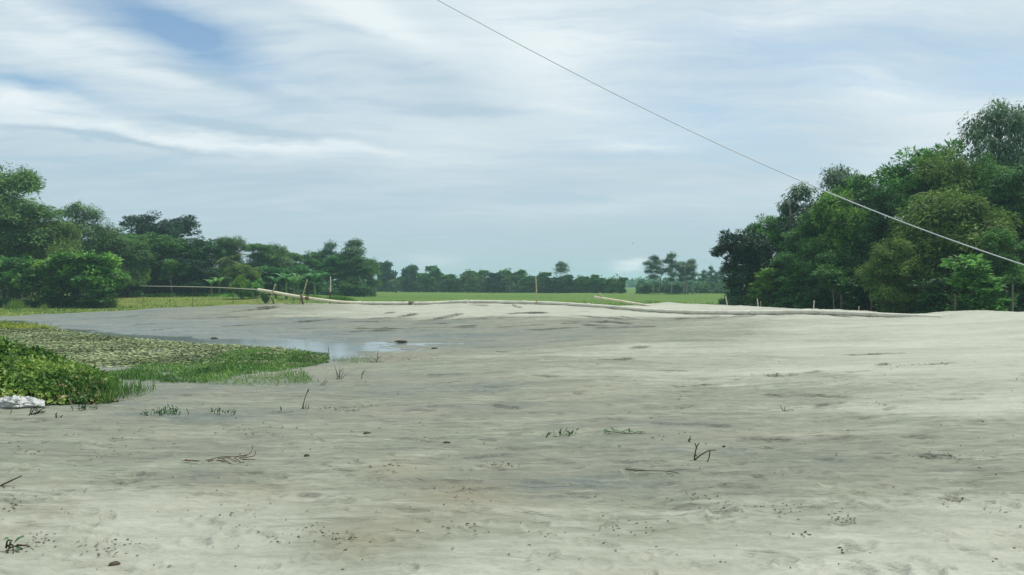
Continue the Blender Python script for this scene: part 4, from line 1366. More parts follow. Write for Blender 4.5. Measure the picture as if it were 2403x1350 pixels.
def stake(a, b, d, r, mat, label, name='bamboo_stake', dark_foot=None, joints_=True, d2=None):
    """a bamboo pole from the foot pixel a to the top pixel b"""
    p, q = world_pt(a[0], a[1], d), world_pt(b[0], b[1], d2 or d)
    L = np.linalg.norm(q - p)
    p = p - unit(q - p) * 0.35
    n = 2 + int((L + .35) / 0.35) * 3
    s = np.linspace(0, 1, n)
    mb = MB()
    rad = r * (1 - 0.25 * s)
    if joints_:
        rad = rad * (1 + 0.18 * ((np.arange(n) % 3) == 1))
    bend = 0.02 * L * np.sin(s * math.pi)
    pts = (q - p) * s[:, None] + np.array([1, 0, 0]) * bend[:, None]
    root = link(name, None, loc=p)
    tag(root, label, 'tree' if name == 'bare_tree' else 'stake')
    if dark_foot:  # lower length of the pole in a darker colour
        k = max(2, int(dark_foot * n))
        tube(mb, pts[k - 1:], rad[k - 1:], 8)
        m2 = MB()
        tube(m2, pts[:k], rad[:k] * 1.05, 8)
        link('dark_pole_foot', m2.mesh('dark_pole_foot', M['dark_wood'], True), root)
    else:
        tube(mb, pts, rad, 8)
    link('trunk' if name == 'bare_tree' else 'pole', mb.mesh('pole', M[mat], True), root)
    return root


stake((629, 713), (646, 667), 61.7, .055, 'bamboo', 'yellow bamboo stake leaning right across the raised end of the pipe')
stake((643, 713.5), (629, 684), 62.3, .05, 'dark_wood', 'dark short stake crossing the yellow one under the raised pipe end')
stake((703, 713), (721, 656.5), 61.7, .055, 'bamboo', 'tall bamboo pole leaning right behind the sloping pipe')
stake((711, 714.5), (705, 692), 61.6, .065, 'dark_wood', 'thick dark stake propping the sloping pipe below the leaning pole')
stake((703.5, 713), (706, 694), 62.4, .035, 'dark_wood', 'thin dark stake beside the thick prop under the sloping pipe')
stake((773, 713), (775.5, 649.5), 62.4, .05, 'pale_bamboo', 'upright bamboo pole with a pale top behind the low part of the pipe', dark_foot=0.55)
stake((1258, 722), (1257, 647), 58.5, .055, 'bamboo', 'tall single bamboo pole standing in front of the pipe in the middle', dark_foot=0.22)  # dark foot: shading low on this pole put into its colour
stake((1414, 716), (1407, 687), 59.8, .06, 'bamboo', 'bamboo stake leaning left against the end of the short slanting pipe')
stake((1410, 716), (1413, 693), 60.2, .04, 'bamboo', 'second bamboo stake crossing under the short slanting pipe end')
stake((1485, 703), (1484, 690), 80, .06, 'pale_bamboo', 'small pale marker stake out in the field behind the short slanting pipe', 'marker_stake')
stake((1707, 722), (1703, 697), 60, .055, 'pale_bamboo', 'bright marker stake on the sand crest at the left end of the right grove', 'marker_stake')
stake((1779, 727), (1777, 702), 57, .05, 'pale_bamboo', 'marker stake in front of the grove beside a tiny bent twig', 'marker_stake')
stake((1784, 727), (1785.5, 707), 57.2, .025, 'bamboo', 'tiny bent twig beside the marker stake in front of the grove', 'marker_twig')
stake((1908, 731), (1910.5, 706), 50.5, .045, 'pale_bamboo', 'thin marker stake over the highest hump of the buried pipe', 'marker_stake')
stake((2014, 736), (2016, 719), 47, .03, 'bamboo', 'faint short stake before the dark middle of the grove', 'marker_stake')
stake((1842, 731), (1841, 724), 53, .035, 'pale_bamboo', 'stubby stake on the sand left of the buried pipe hump', 'marker_stake')
stake((2374, 752), (2376.5, 668), 44, .055, 'grey_bark', 'pale bare trunk pole in front of the dark grove at the right edge', 'bare_tree', joints_=False)
stake((2240, 745), (2240, 690), 46, .06, 'bark', 'brown bare trunk in the grove above the highest sand mound', 'bare_tree', joints_=False)
stake((2044, 742), (2045, 693), 55, .075, 'bark', 'brown bare trunk in the shaded middle of the grove foot', 'bare_tree', joints_=False)
stake((1973, 740), (1974, 694), 58, .075, 'bark', 'brown bare trunk left of the shaded middle of the grove foot', 'bare_tree', joints_=False)
stake((2333, 750), (2334, 700), 48, .05, 'bark', 'slim brown trunk left of the pale pole trunk at the right edge', 'bare_tree', joints_=False)

# ------------------------------------------------------------------ overhead cable
cp = np.array([(1025, 0), (1200, 95), (1401, 199), (1502, 252), (1640, 316), (1825, 403), (2018, 479), (2198, 554), (2403, 621)], float)
cA, cB = np.array([float(U(1025)) * 6.5, 6.5]), np.array([float(U(2403)) * 5.0, 5.0])
dv = cB - cA
us = U(cp[:, 0])
ts = (us * cA[1] - cA[0]) / (dv[0] - us * dv[1])
yd = cA[1] + ts * dv[1]
zs = CAM_H - S(cp[:, 1]) * yd
co = np.polyfit(ts, zs, 3)
tt = np.linspace(-0.45, 1.35, 90)
cpts = np.stack([cA[0] + tt * dv[0], cA[1] + tt * dv[1], np.polyval(co, np.clip(tt, -0.1, 1.1)) + np.polyval(np.polyder(co), np.clip(tt, -0.1, 1.1)) * (tt - np.clip(tt, -0.1, 1.1))], -1)
mb = MB()
tube(mb, cpts - cpts[45], 0.0038, 8)
tag(link('overhead_cable', mb.mesh('overhead_cable', M['cable'], True), loc=cpts[45]), 'thin pale cable sagging down across the sky to the right', 'cable')

# ------------------------------------------------------------------ bird
bp = world_pt(1484, 572, 90)
mb = MB()
tube(mb, np.array([[-.16, 0, -.01], [-.08, 0, 0], [.02, 0, .01], [.12, 0, .01], [.2, 0, .02]]), [.01, .04, .055, .035, .008], 8)
root = link('bird', None, loc=bp)
tag(root, 'tiny dark bird gliding in the sky left of the right grove', 'bird')
link('body', mb.mesh('bird_body', M['bird'], True), root)
for s in (-1, 1):
    mb = MB()
    y = np.linspace(0, 1, 6)
    V = []
    for e in (-1, 1):
        for yy_ in y:
            V.append((0.02 + e * 0.065 * (1 - yy_ ** 2 * 0.9) - 0.06 * yy_, s * (0.03 + 0.36 * yy_), 0.02 + 0.12 * math.sin(yy_ * 2.2)))
    i = np.arange(5)
    mb.add(V, np.stack([i, i + 1, i + 7, i + 6], -1))
    link('wing', mb.mesh('bird_wing', M['bird']), root)
root.rotation_euler = (0, 0, 1.3)

# ------------------------------------------------------------------ pond weed, marsh grass, creeper mound
def in_poly(px, py, poly):
    poly = np.asarray(poly, float)
    c = np.zeros(len(px), bool)
    j = len(poly) - 1
    for i in range(len(poly)):
        xi, yi, xj, yj = *poly[i], *poly[j]
        c ^= ((yi > py) != (yj > py)) & (px < (xj - xi) * (py - yi) / (yj - yi + 1e-9) + xi)
        j = i
    return c


def pond_weed():
    r = np.random.default_rng(21)
    n = 170000
    x, y = r.uniform(-40, -4, n), r.uniform(21, 46, n)
    px, py = x / y * F + CX, HZ + F * (CAM_H - POND_Z) / y
    poly = [(-400, 757), (60, 765), (150, 776), (250, 790), (400, 803), (500, 809), (580, 813), (660, 818), (715, 827), (770, 842), (760, 855), (500, 880), (200, 900), (-400, 900)]
    ok = in_poly(px, py, poly)
    dens = 0.85 + 0.75 * perlin(x * 0.35, y * 1.1, 61) + 0.35 * perlin(x * 1.6, y * 3.2, 62)
    ok &= dens > r.uniform(0.05, 0.95, n)
    ok &= sand_z(x, y) < POND_Z + 0.05
    x, y = x[ok][:76000], y[ok][:76000]
    n = len(x)
    p = np.stack([x, y, POND_Z + r.uniform(0.004, 0.05, n)], -1)
    a = r.uniform(0, 2 * math.pi, n)
    d = np.stack([np.cos(a), np.sin(a), r.normal(0.04, .10, n)], -1)
    k = r.uniform(.6, 1.4, n)
    mb = MB()
    leaves(mb, p, d, r.normal(0, .14, (n, 3)) + np.array([0, 0, 1.0]), 13e-2 * k, .10 * k, .12)
    tag(link('pond_weed', mb.mesh('pond_weed', M['pad'])), 'mat of grey green floating weed covering the pond', kind='stuff')


pond_weed()


def marsh(name, label, poly, n, hlo, hhi, mat, tint, seed, wd=0.02, lean=.3):
    r = np.random.default_rng(seed)
    # sample positions on the ground under the polygon
    pl = np.array(poly, float)
    qs = np.array([on_sand(*p) for p in poly])
    x, y = r.uniform(qs[:, 0].min(), qs[:, 0].max(), n * 8), r.uniform(qs[:, 1].min(), qs[:, 1].max(), n * 8)
    ok = in_poly(x, y, qs)
    x, y = x[ok][:n], y[ok][:n]
    keep = (0.8 + 0.9 * perlin(x * 1.1, y * 1.1, seed) + 0.4 * perlin(x * 4, y * 4, seed + 1)) > r.uniform(0, .8, len(x))
    x, y = x[keep], y[keep]
    z = np.maximum(sand_z(x, y), POND_Z) - .01
    m = len(x)
    p = np.stack([x, y, z], -1)
    dr = r.normal(0, lean, (m, 3)) + np.array([0, 0, 1.0])
    hh = r.uniform(hlo, hhi, m) * np.clip(0.85 + .8 * perlin(x * .9, y * .9, seed + 3), .4, 1.6)
    mb = MB()
    sd_ = unit(np.cross(dr, r.normal(size=(m, 3))))
    leaves(mb, p, dr, sd_, hh * .6, wd, 0.1)
    d2 = dr + r.normal(0, .45, (m, 3))
    leaves(mb, p + unit(dr) * (hh * .45)[:, None], d2, np.cross(d2, r.normal(size=(m, 3))), hh * .55, wd * 1.1, .1)
    o = link(name, mb.mesh(name, M[mat]))
    o.color = TINT[tint]
    return tag(o, label, kind='stuff')


marsh('marsh_grass', 'strip of lush bright green grass along the near bank of the pond',
      [(215, 890), (300, 866), (430, 858), (560, 851), (660, 846), (772, 838), (772, 852), (690, 868), (560, 884), (480, 902), (390, 902), (300, 894)],
      14000, .08, .19, 'marsh', 'ms', 31, .022)
marsh('dry_marsh_grass', 'thin greyish grass in front of the bright green strip',
      [(460, 903), (560, 886), (720, 880), (735, 900), (640, 905), (540, 907)], 1100, .10, .22, 'fieldgrass', 'gy', 32, .012)
marsh('pond_edge_sprouts', 'sparse pale sprouts at the right tip of the pond',
      [(760, 850), (800, 846), (870, 842), (900, 850), (820, 856)], 320, .12, .3, 'fieldgrass', 'gy', 33, .008)
marsh('far_shore_grass', 'low olive grass on the far left pond edge',
      [(-300, 766), (0, 764), (140, 771), (100, 775), (-300, 780)], 5000, .15, .35, 'fieldgrass', 'ol', 34, .05)


def creeper():
    r = np.random.default_rng(41)
    root = link('creeper_bush', None, loc=(-9.6, 14.4, 0))
    tag(root, 'leafy creeper mound at the left edge of the sand beside the white sack', 'bush')
    hx = lambda x: np.interp(x, [-13.5, -12.5, -11, -9.8, -9.0, -8.4, -7.8, -7.3, -6.95], [0.6, 1.0, 1.02, .95, .86, .68, .46, .27, 0.0])
    def H(x, y):
        yf = np.interp(x, [-13, -9, -8, -6.9], [12.2, 12.35, 12.7, 13.3])       # front foot of the mound
        t = np.clip((y - yf) / 2.2, 0, 1)
        b = np.clip((17.3 - y) / 1.6, 0, 1)
        return hx(x / y * 13.6) * (t ** 0.62) * np.sqrt(b) * (1 + .22 * perlin(x * 1.3, y * 1.3, 71) + .12 * perlin(x * 3.2, y * 3.2, 72))
    # earth and stems core
    gx, gy = np.linspace(-13.4, -6.7, 90), np.linspace(12.0, 17.4, 70)
    X, Y = np.meshgrid(gx, gy)
    Z = sand_base(X, Y) + H(X, Y) * 0.86 - 0.05
    i = np.arange(69)[:, None] * 90 + np.arange(89)[None]
    mb = MB()
    mb.add(np.stack([X + 9.6, Y - 14.4, Z], -1), np.stack([i, i + 1, i + 91, i + 90], -1).reshape(-1, 4))
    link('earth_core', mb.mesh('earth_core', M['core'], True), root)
    n = 52000
    x, y = r.uniform(-13.2, -6.8, n), r.uniform(12.1, 17.2, n)
    h = H(x, y)
    ok = h > .03
    x, y, h = x[ok], y[ok], h[ok]
    n = len(x)
    e = .02
    nx, ny = -(H(x + e, y) - h) / e, -(H(x, y + e) - h) / e
    nrm = unit(np.stack([nx, ny, np.ones(n)], -1))
    z = sand_base(x, y) + h
    p = np.stack([x + 9.6, y - 14.4, z], -1) + nrm * r.uniform(-.13, .06, n)[:, None]
    d = r.normal(size=(n, 3)) + np.array([0, -.35, -.25])
    k = r.uniform(.6, 1.35, n)
    dead = (r.uniform(size=n) < np.interp(x, [-9, -8, -7.2, -6.9], [0, .04, .35, .45])) & (h < .36)
    for msk, nm, mt in ((~dead, 'leaves', 'creeper'), (dead, 'dead_leaves', 'dead')):
        mb = MB()
        leaves(mb, p[msk], d[msk], nrm[msk] + r.normal(0, .55, (msk.sum(), 3)), .085 * k[msk], .06 * k[msk], .2)
        o = link(nm, mb.mesh(nm, M[mt]), root)
        tag(o, kind='stuff')
    # grass blades poking out of its right end
    m = 700
    x = r.uniform(-8.2, -6.9, m)
    y = r.uniform(13.0, 15.0, m)
    p = np.stack([x + 9.6, y - 14.4, sand_base(x, y) + H(x, y) * .6 - .02], -1)
    dr = r.normal(0, .3, (m, 3)) + np.array([0, 0, 1.0])
    mb = MB()
    leaves(mb, p, dr, np.cross(dr, r.normal(size=(m, 3))), r.uniform(.15, .4, m), .014, .1)
    tag(link('grass_blades', mb.mesh('grass_blades', M['marsh']), root), kind='stuff')


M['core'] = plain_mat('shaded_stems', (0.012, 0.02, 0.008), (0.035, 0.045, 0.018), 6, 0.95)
creeper()


# ------------------------------------------------------------------ sack, twigs, weeds and other small things
def sack():
    c = on_sand(40, 955)
    z0 = float(sand_z(*c)[0])
    k = c[1] / F
    nu, nv = 84, 40
    th, ph = np.meshgrid(np.linspace(0, 2 * np.pi, nu, endpoint=False), np.linspace(0.02, np.pi - .02, nv))
    X = np.sin(ph) * np.cos(th)
    Y = np.sin(ph) * np.sin(th)
    Zz = np.cos(ph)
    W, Dp, Hh = 64 * k, .26, 31 * k
    prof = np.interp(X, [-1, -.75, -.45, -.1, .2, .42, .62, .85, 1], [.25, .5, .95, 1.0, .86, .82, .98, .62, .2])
    x = X * W * (1 + .10 * perlin(th * 1.3, ph * 2, 81))
    y = Y * Dp * (1 + .25 * perlin(X * 3, Zz * 3 + 5, 82))
    crease = np.abs(perlin(X * 3.3 + Zz * 1.2, Y * 2.2 + Zz * 2.6, 83)) + .6 * np.abs(perlin(X * 7, Zz * 5 + Y * 4, 84))
    z = np.maximum(Zz * .62 + .38, -0.02) * Hh * prof * (1 - .5 * crease) - .01
    y = y - .05 * crease * np.sign(Y)
    V = np.stack([x, y, z], -1).reshape(-1, 3)
    i = np.arange(nv - 1)[:, None] * nu
    j = np.arange(nu)[None]
    kk = (j + 1) % nu
    mb = MB()
    mb.add(V, [np.stack([i + j, i + nu + j, i + nu + kk, i + kk], -1).reshape(-1, 4)])
    o = link('plastic_sack', mb.mesh('plastic_sack', M['sack'], True), loc=(c[0], c[1], z0))
    tag(o, 'crumpled white plastic sack lying against the creeper mound', 'sack')


sack()


def twig_thing(name, label, cat, base, lines, mat, rad, leaf=None, seed=0, ydep=0.06):
    """a bare or leafy twig: photo polylines turned into branches at the distance of its foot"""
    r = np.random.default_rng(seed)
    c = on_sand(*base)
    z0 = float(sand_z(*c)[0])
    k = c[1] / F
    root = link(name, None, loc=(c[0], c[1], z0))
    tag(root, label, cat)
    mb = MB()
    for li, ln_ in enumerate(lines):
        P_ = np.array([((x - base[0]) * k, 0.0, (base[1] - y) * k) for x, y in ln_])
        P_[:, 1] = np.linspace(0, r.normal(0, ydep), len(P_)) + (P_[0, 0] * 0.1)
        P_ = smooth_path(P_, max(5, len(P_) * 3))
        P_[:, 2] = np.where(P_[:, 2] < 0.004, P_[:, 2] - 0.008, P_[:, 2])
        tube(mb, P_, rad * np.linspace(1, .55, len(P_)), 6)
    link('stem', mb.mesh('stem', M[mat], True), root)
    if leaf:
        for (x, y, ax, ay, w) in leaf:     # each leaf from foot pixel to tip pixel
            p = np.array([(x - base[0]) * k, r.normal(0, .01), max((base[1] - y) * k, .006)])
            q = np.array([(ax - base[0]) * k, r.normal(0, .05), max((base[1] - ay) * k, .004)])
            t = np.linspace(0, 1, 6)
            ctr = p * (1 - t[:, None]) + q * t[:, None]
            ctr[:, 2] += .02 * np.sin(t * math.pi)
            sd_ = unit(np.cross(q - p, np.array([.1, -.4, .9])))
            ww = w * k * np.sin(np.clip(t * .96 + .04, 0, 1) * math.pi) ** .8
            a, b = ctr + sd_ * ww[:, None], ctr - sd_ * ww[:, None]
            ctr2 = ctr - np.array([0, 0, .25]) * ww[:, None]
            m2 = MB()
            i = np.arange(5)
            m2.add(np.concatenate([a, ctr2, b]), np.concatenate([np.stack([i, i + 1, i + 7, i + 6], -1), np.stack([i + 6, i + 7, i + 13, i + 12], -1)]))
            link('leaf', m2.mesh('twig_leaf', M['under'], True), root)
    return root


def Z8(pts):     # pixels of the enlarged crop at (1360, 960), 6.675 times
    return [(1360 + x / 6.675, 960 + y / 6.675) for x, y in pts]


twig_thing('forked_twig', 'dark green forked twig standing bent over in the sand on the right', 'twig', (1631, 1084.5),
           [Z8([(1800, 835), (1812, 750), (1838, 640), (1885, 558)]), Z8([(1838, 640), (1828, 574)]), Z8([(1805, 835), (1870, 775), (1990, 700), (2050, 680), (2150, 677)]),
            Z8([(2050, 680), (2030, 750), (1988, 832)]), Z8([(1812, 750), (1860, 785)]), Z8([(1745, 830), (1860, 834)])], 'green_twig', .009, seed=1)
twig_thing('leafy_sprig', 'fallen sprig with dark narrow leaves lying on the sand right of centre', 'sprig', (1468, 1021),
           [Z8([(440, 372), (540, 375), (640, 390), (780, 395), (850, 410), (960, 408)])], 'green_twig', .006,
           [(1428, 1013.5, 1416, 1016, 3), (1441, 1016, 1433, 1008.5, 3), (1436, 1017, 1416, 1021, 2.4), (1456, 1020, 1440, 1015.5, 3), (1470, 1020, 1455, 1022, 3),
            (1478, 1018, 1465, 1012.5, 2.6), (1477, 1018, 1476.5, 1008, 2), (1490, 1022, 1476, 1018, 3.4), (1500, 1019, 1516, 1021, 3), (1486, 1025, 1514, 1025.5, 2.6)], seed=2)
twig_thing('dry_branch', 'brown dry branch with fine twiglets lying on the sand left of centre', 'branch', (515, 1082),
           [[(436, 1076.5), (450, 1079), (474, 1081.5), (495, 1078), (518, 1073.5), (540, 1075), (562, 1076), (578, 1068), (583, 1056), (579, 1050)],
            [(578, 1068), (566, 1061)], [(560, 1076), (593, 1071), (594, 1060)], [(500, 1078), (480, 1084)], [(450, 1079), (432, 1077)],
            [(508, 1079), (540, 1082), (575, 1082)], [(520, 1074), (545, 1081), (592, 1085)], [(535, 1075), (560, 1083)], [(548, 1075), (580, 1086)],
            [(512, 1076), (530, 1084)], [(566, 1079), (596, 1080)], [(590, 1086), (640, 1093)]], 'brown_twig', .006, seed=3, ydep=.10)
twig_thing('bare_stalk', 'tall thin bare stalk standing in the sand in front of the marsh grass', 'stalk', (713, 964),
           [[(709, 964), (714, 945), (721, 925), (726, 915)], [(721, 925), (725, 919)], [(712, 963), (708, 953)], [(716, 963), (717, 953)], [(722, 965), (728, 951)]], 'green_twig', .008, seed=4)
twig_thing('short_stalk', 'short dark stalk left of the tall bare stalk', 'stalk', (660, 967), [[(660, 968), (659, 955)], [(660, 962), (664, 958)], [(640, 967), (690, 967)]], 'dark_wood', .008, seed=5)
twig_thing('dead_plant', 'fan of thin dead stems standing before the pond tip', 'stems', (798, 891),
           [[(792, 891), (787, 868)], [(795, 891), (796, 862)], [(797, 891), (801, 865)], [(799, 891), (806, 872)], [(795, 888), (783, 860)], [(801, 891), (812, 880)], [(788, 890), (812, 893)], [(797, 875), (804, 866)]],
           'dark_wood', .007, seed=6)
twig_thing('bent_twig', 'small bent twig right of the fan of dead stems', 'twig', (850, 888), [[(849, 888), (850, 876), (856, 868)], [(850, 878), (858, 872)], [(832, 889), (851, 887)]], 'dark_wood', .009, seed=7)
twig_thing('leaning_plant', 'two leaning dark stems just right of the thin greyish grass', 'stems', (760, 904), [[(755, 905), (769, 886)], [(760, 904), (771, 892)], [(750, 905), (757, 899)], [(748, 896), (746, 890)]], 'dark_wood', .007, seed=8)
twig_thing('weed_plant', 'single thin weed with short branches at the right tip of the pond', 'weed', (885, 851), [[(884, 851), (886, 838), (888, 822)], [(886, 842), (894, 836)], [(885, 846), (877, 840)], [(870, 850), (905, 849)]], 'dark_wood', .010, seed=9)
twig_thing('water_stick', 'dark stick standing upright in the bright water', 'stick', (771, 831), [[(771, 833), (771.5, 812)]], 'dark_wood', .016, seed=10)
twig_thing('dead_leaf_stub', 'pair of dark pointed dead leaf stubs on the sand near the sack', 'stub', (134, 984),
           [[(130, 985), (133, 978)], [(138, 985), (139, 979)]], 'dark_wood', .012, [(129, 985, 135, 970, 4), (138, 985, 140, 974, 3)], seed=11)
twig_thing('broken_plant', 'dark tangle of broken stems at the front corner of the sack', 'stems', (88, 974),
           [[(72, 976), (80, 962), (92, 952)], [(80, 974), (98, 960)], [(78, 972), (103, 968)], [(86, 974), (95, 963), (104, 960)], [(70, 973), (110, 976)], [(75, 958), (76, 974)]],
           'dark_wood', .010, [(84, 970, 100, 958, 4), (80, 968, 92, 955, 3), (90, 972, 103, 972, 4)], seed=12)
twig_thing('curved_stalk', 'thin curved stem arching before the middle of the sack', 'stem', (25, 970), [[(24, 972), (26, 950), (32, 944), (38, 952), (30, 962)], [(20, 974), (60, 972)]], 'frond', .006, seed=13)
twig_thing('lying_stick', 'dry grey stick lying at the left edge of the sand', 'stick', (10, 1140), [[(-20, 1148), (10, 1134), (46, 1117)], [(10, 1134), (24, 1129)]], 'bark', .011, seed=14)
twig_thing('weed_sprout', 'tiny dark weed sprout behind the forked twig', 'weed', (1617, 1038), [[(1617, 1037), (1617, 1020)], [(1617, 1034), (1612, 1031)], [(1617, 1036), (1632, 1041)], [(1616, 1032), (1621, 1029)]], 'green_twig', .007, seed=15)
twig_thing('fallen_twig', 'thin dark twig lying flat in front of the forked twig', 'twig', (1600, 1106), [[(1466, 1097), (1500, 1100), (1560, 1101), (1600, 1106), (1645, 1104)], [(1640, 1105), (1646, 1099)], [(1500, 1100), (1515, 1104)]], 'green_twig', .006, seed=16)
twig_thing('grass_sprig', 'faint dry grass sprig on the pale right slope', 'weed', (1840, 965), [[(1838, 965), (1834, 952)], [(1840, 965), (1844, 955)], [(1832, 966), (1860, 960)]], 'brown_twig', .006, seed=17)
twig_thing('root_tangle', 'dark tangle of dead roots at the left edge of the foreground', 'roots', (30, 1298),
           [[(14, 1290), (20, 1272), (34, 1270)], [(18, 1285), (36, 1280), (44, 1296)], [(10, 1300), (30, 1288), (52, 1302)], [(24, 1276), (30, 1296)], [(38, 1284), (52, 1300)]], 'dark_wood', .008,
           [(20, 1276, 10, 1270, 4), (30, 1280, 42, 1274, 4), (38, 1292, 50, 1302, 4), (20, 1290, 8, 1298, 4)], seed=18)


def weed_row(label, spots, seed, tint='n'):
    r = np.random.default_rng(seed)
    c = on_sand(*spots[0][:2])
    z0 = float(sand_z(*c)[0])
    root = link('weed_patch', None, loc=(c[0], c[1], z0))
    tag(root, label, 'weeds')
    mb, ms = MB(), MB()
    for (px, py, n, s) in spots:
        q = on_sand(px, py)
        q3 = np.array([q[0] - c[0], q[1] - c[1], float(sand_z(*q)[0]) - z0])
        p = q3 + np.stack([r.normal(0, s, n), r.normal(0, s * .7, n), np.abs(r.normal(0, s * .5, n)) + .005], -1)
        d = r.normal(0, .6, (n, 3)) + np.array([0, 0, .8])
        leaves(mb, p, d, r.normal(size=(n, 3)) + np.array([0, 0, 1.0]), r.uniform(.03, .08, n), .022, .15)
        for i in range(max(1, n // 6)):
            b = q3 + np.array([r.normal(0, s * .8), r.normal(0, s * .5), -.02])
            tube(ms, np.array([b, b + [r.normal(0, .02), 0, .06], b + [r.normal(0, .03), 0, r.uniform(.08, .16)]]), .005, 5)
    o = link('leaves', mb.mesh('weed_leaves', M['under']), root)
    o.color = TINT[tint]
    tag(o, kind='stuff')
    link('stems', ms.mesh('weed_stems', M['dark_wood']), root)


weed_row('low green weed patch on the sand, larger of the two left ones', [(385, 976, 30, .12), (360, 977, 22, .10), (402, 970, 14, .05), (408, 975, 14, .06), (345, 979, 10, .08), (420, 978, 10, .08)], 1)
weed_row('row of tiny pale weeds right of the larger weed patch', [(515, 974, 9, .06), (500, 973, 7, .04), (543, 973, 9, .05), (555, 974, 5, .04), (528, 976, 5, .05)], 2, 'gy')
weed_row('small green weed patch at the foot of the creeper mound', [(200, 962, 24, .09), (185, 964, 16, .08), (215, 961, 10, .05)], 3, 'gy')
weed_row('scattered olive weeds on the sand beside the leafy sprig', [(1290, 1027, 8, .06), (1330, 1026, 9, .06), (1300, 1025, 6, .1), (1340, 1024, 6, .06)], 4, 'ol')

def lump(name, label, px, py, rx, rz, seed, mat='dark_wood'):
    r = np.random.default_rng(seed)
    c = on_sand(px, py)
    k = c[1] / F
    th, ph = np.meshgrid(np.linspace(0, 2 * np.pi, 16, endpoint=False), np.linspace(.05, np.pi - .05, 10))
    n = 1 + .35 * perlin(np.cos(th) * 2 + seed, np.sin(th) * 2 + ph * 2, seed)
    V = np.stack([rx * k * np.sin(ph) * np.cos(th) * n, rx * k * .7 * np.sin(ph) * np.sin(th) * n, rz * k * np.cos(ph) * n], -1).reshape(-1, 3)
    i = np.arange(9)[:, None] * 16
    j = np.arange(16)[None]
    kk = (j + 1) % 16
    mb = MB()
    mb.add(V, [np.stack([i + j, i + 16 + j, i + 16 + kk, i + kk], -1).reshape(-1, 4), np.array([np.arange(16), 144 + np.arange(16)[::-1]])])
    tag(link(name, mb.mesh(name, M[mat], True), loc=(c[0], c[1], float(sand_z(*c)[0]) + rz * k * .3)), label, 'clod')


lump('driftwood_lump', 'dark driftwood lump on the wet sand right of the bright water', 941, 803, 15, 3.2, 1)
lump('driftwood_lump', 'small dark lump at the left end of the bright water', 503, 797, 9, 3, 2)
lump('driftwood_lump', 'small dark lump right of the larger driftwood on wet sand', 1020, 818, 8, 2.4, 3)
lump('mud_clod', 'dark earth clod half buried in the bottom left foreground', 268, 1325, 13, 6, 4, 'bark')
lump('mud_clod', 'dark oval clod on the sand beside the dry branch', 720, 1071, 7, 4, 5)
lump('mud_clod', 'small dark clod right of the forked twig', 1699, 1050, 4, 3, 6)
lump('mud_clod', 'dark clod on the sand in front of the weed row', 860, 1020, 8, 3, 7)
lump('mud_clod', 'dark clod right of centre in the middle distance sand', 1048, 1044, 9, 3, 8)

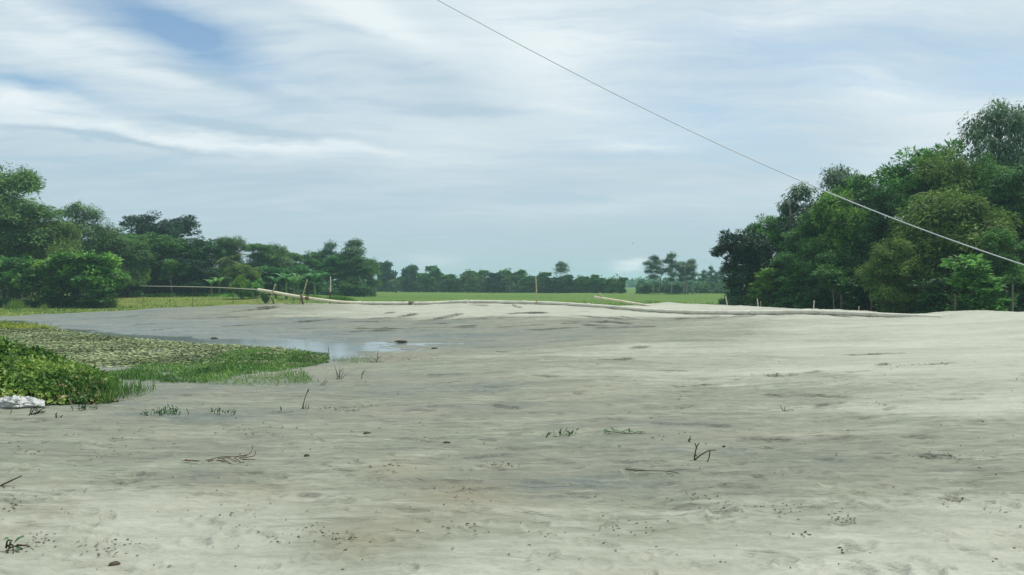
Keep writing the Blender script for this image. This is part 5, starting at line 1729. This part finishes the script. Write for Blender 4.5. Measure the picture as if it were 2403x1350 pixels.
# loose crumbs and leaf scraps
def scatter():
    r = np.random.default_rng(77)
    P_, L_ = [], []
    clusters = [(900, 838, 90, 6, 90), (960, 842, 60, 5, 60), (820, 966, 26, 4, 40), (760, 958, 40, 5, 40), (860, 950, 40, 4, 30), (1175, 1092, 40, 7, 30), (915, 1100, 45, 14, 40), (1075, 1158, 55, 22, 22),
                (660, 1262, 30, 12, 18), (800, 1268, 45, 12, 34), (540, 1225, 60, 30, 24), (240, 1290, 60, 25, 60), (85, 1272, 40, 25, 50), (30, 1190, 20, 30, 30), (1090, 1240, 60, 16, 24), (1280, 1256, 30, 8, 16),
                (1420, 1236, 30, 12, 20), (1700, 1190, 60, 14, 34), (1850, 1188, 60, 12, 24), (1990, 1215, 50, 22, 40), (1880, 1252, 30, 6, 22), (2000, 1290, 40, 14, 24), (2240, 1168, 40, 8, 24), (2335, 1200, 30, 14, 12),
                (1835, 879, 40, 4, 30), (2150, 855, 90, 5, 50), (2190, 1071, 60, 4, 30), (260, 1060, 80, 20, 30), (600, 1010, 120, 18, 60), (300, 1020, 100, 16, 40), (1540, 1030, 40, 5, 14), (1500, 1240, 60, 20, 26), (1640, 1170, 50, 12, 30), (2090, 950, 40, 5, 14), (50, 1062, 50, 12, 30), (740, 1248, 50, 20, 30)]
    for cx, cy, rx, ry, n in clusters:
        P_ += [on_sand(r.normal(cx, rx * .55), r.normal(cy, ry * .55)) for _ in range(int(n * .62))]
    for i in range(300):
        P_.append(on_sand(r.uniform(-60, 2460), 850 + 500 * r.uniform(0, 1) ** 1.1))
    P_ = np.array(P_)
    n = len(P_)
    z = sand_z(P_[:, 0], P_[:, 1])
    sc_ = (P_[:, 1] / 9.0) ** .5
    half = r.uniform(size=n) < .5
    mb = MB()
    p = np.stack([P_[half, 0], P_[half, 1], z[half] + .004], -1)
    a = r.uniform(0, 6.283, half.sum())
    d = np.stack([np.cos(a), np.sin(a), r.uniform(.0, .35, half.sum())], -1)
    leaves(mb, p, d, r.normal(0, .5, (half.sum(), 3)) + np.array([0, 0, 1.0]), r.uniform(.015, .06, half.sum()) * sc_[half], r.uniform(.008, .022, half.sum()) * sc_[half], .4)
    tag(link('leaf_litter', mb.mesh('leaf_litter', M['litter'])), 'dark dead leaf scraps strewn over the sand', kind='stuff')
    mb = MB()
    oct_v = np.array([[1, 0, 0], [-1, 0, 0], [0, 1, 0], [0, -1, 0], [0, 0, 1], [0, 0, -1]], float)
    oct_f = np.array([[0, 2, 4], [2, 1, 4], [1, 3, 4], [3, 0, 4], [2, 0, 5], [1, 2, 5], [3, 1, 5], [0, 3, 5]])
    m = (~half).sum()
    V = oct_v[None] * r.uniform(.004, .016, (m, 1, 3)) * sc_[~half][:, None, None] * np.array([1.3, 1.2, .7]) * r.uniform(.7, 1.3, (m, 6, 1))
    V = V + np.stack([P_[~half, 0], P_[~half, 1], z[~half] + .004], -1)[:, None]
    mb.add(V.reshape(-1, 3), (oct_f[None] + 6 * np.arange(m)[:, None, None]).reshape(-1, 3))
    tag(link('sand_crumbs', mb.mesh('sand_crumbs', M['crumb'])), 'small clods and crumbs strewn over the sand', kind='stuff')


M['crumb'] = plain_mat('earth_crumb', (0.09, 0.085, 0.06), (0.26, 0.25, 0.20), 3.0, 0.95)
scatter()

# ------------------------------------------------------------------ humid air
HAZE = 0.0004
if HAZE:
    m, g = new_mat('humid_air')
    out = g.n('ShaderNodeOutputMaterial')
    pv = g.n('ShaderNodeVolumePrincipled')
    pv.inputs['Color'].default_value = (0.62, 0.92, 1.0, 1)
    pv.inputs['Density'].default_value = HAZE
    pv.inputs['Anisotropy'].default_value = 0.0
    g.link(pv.outputs[0], out.inputs['Volume'])
    x0, x1, y0, y1, z0, z1 = -6200, 6200, -30, 3900, -13.0, 24.0
    V = [(x, y, z) for z in (z0, z1) for y in (y0, y1) for x in (x0, x1)]
    mb = MB()
    mb.add(V, np.array([[0, 2, 3, 1], [4, 5, 7, 6], [0, 1, 5, 4], [2, 6, 7, 3], [0, 4, 6, 2], [1, 3, 7, 5]]))
    o = link('haze', mb.mesh('haze', m))
    tag(o, 'humid haze filling the air over the field', kind='stuff')
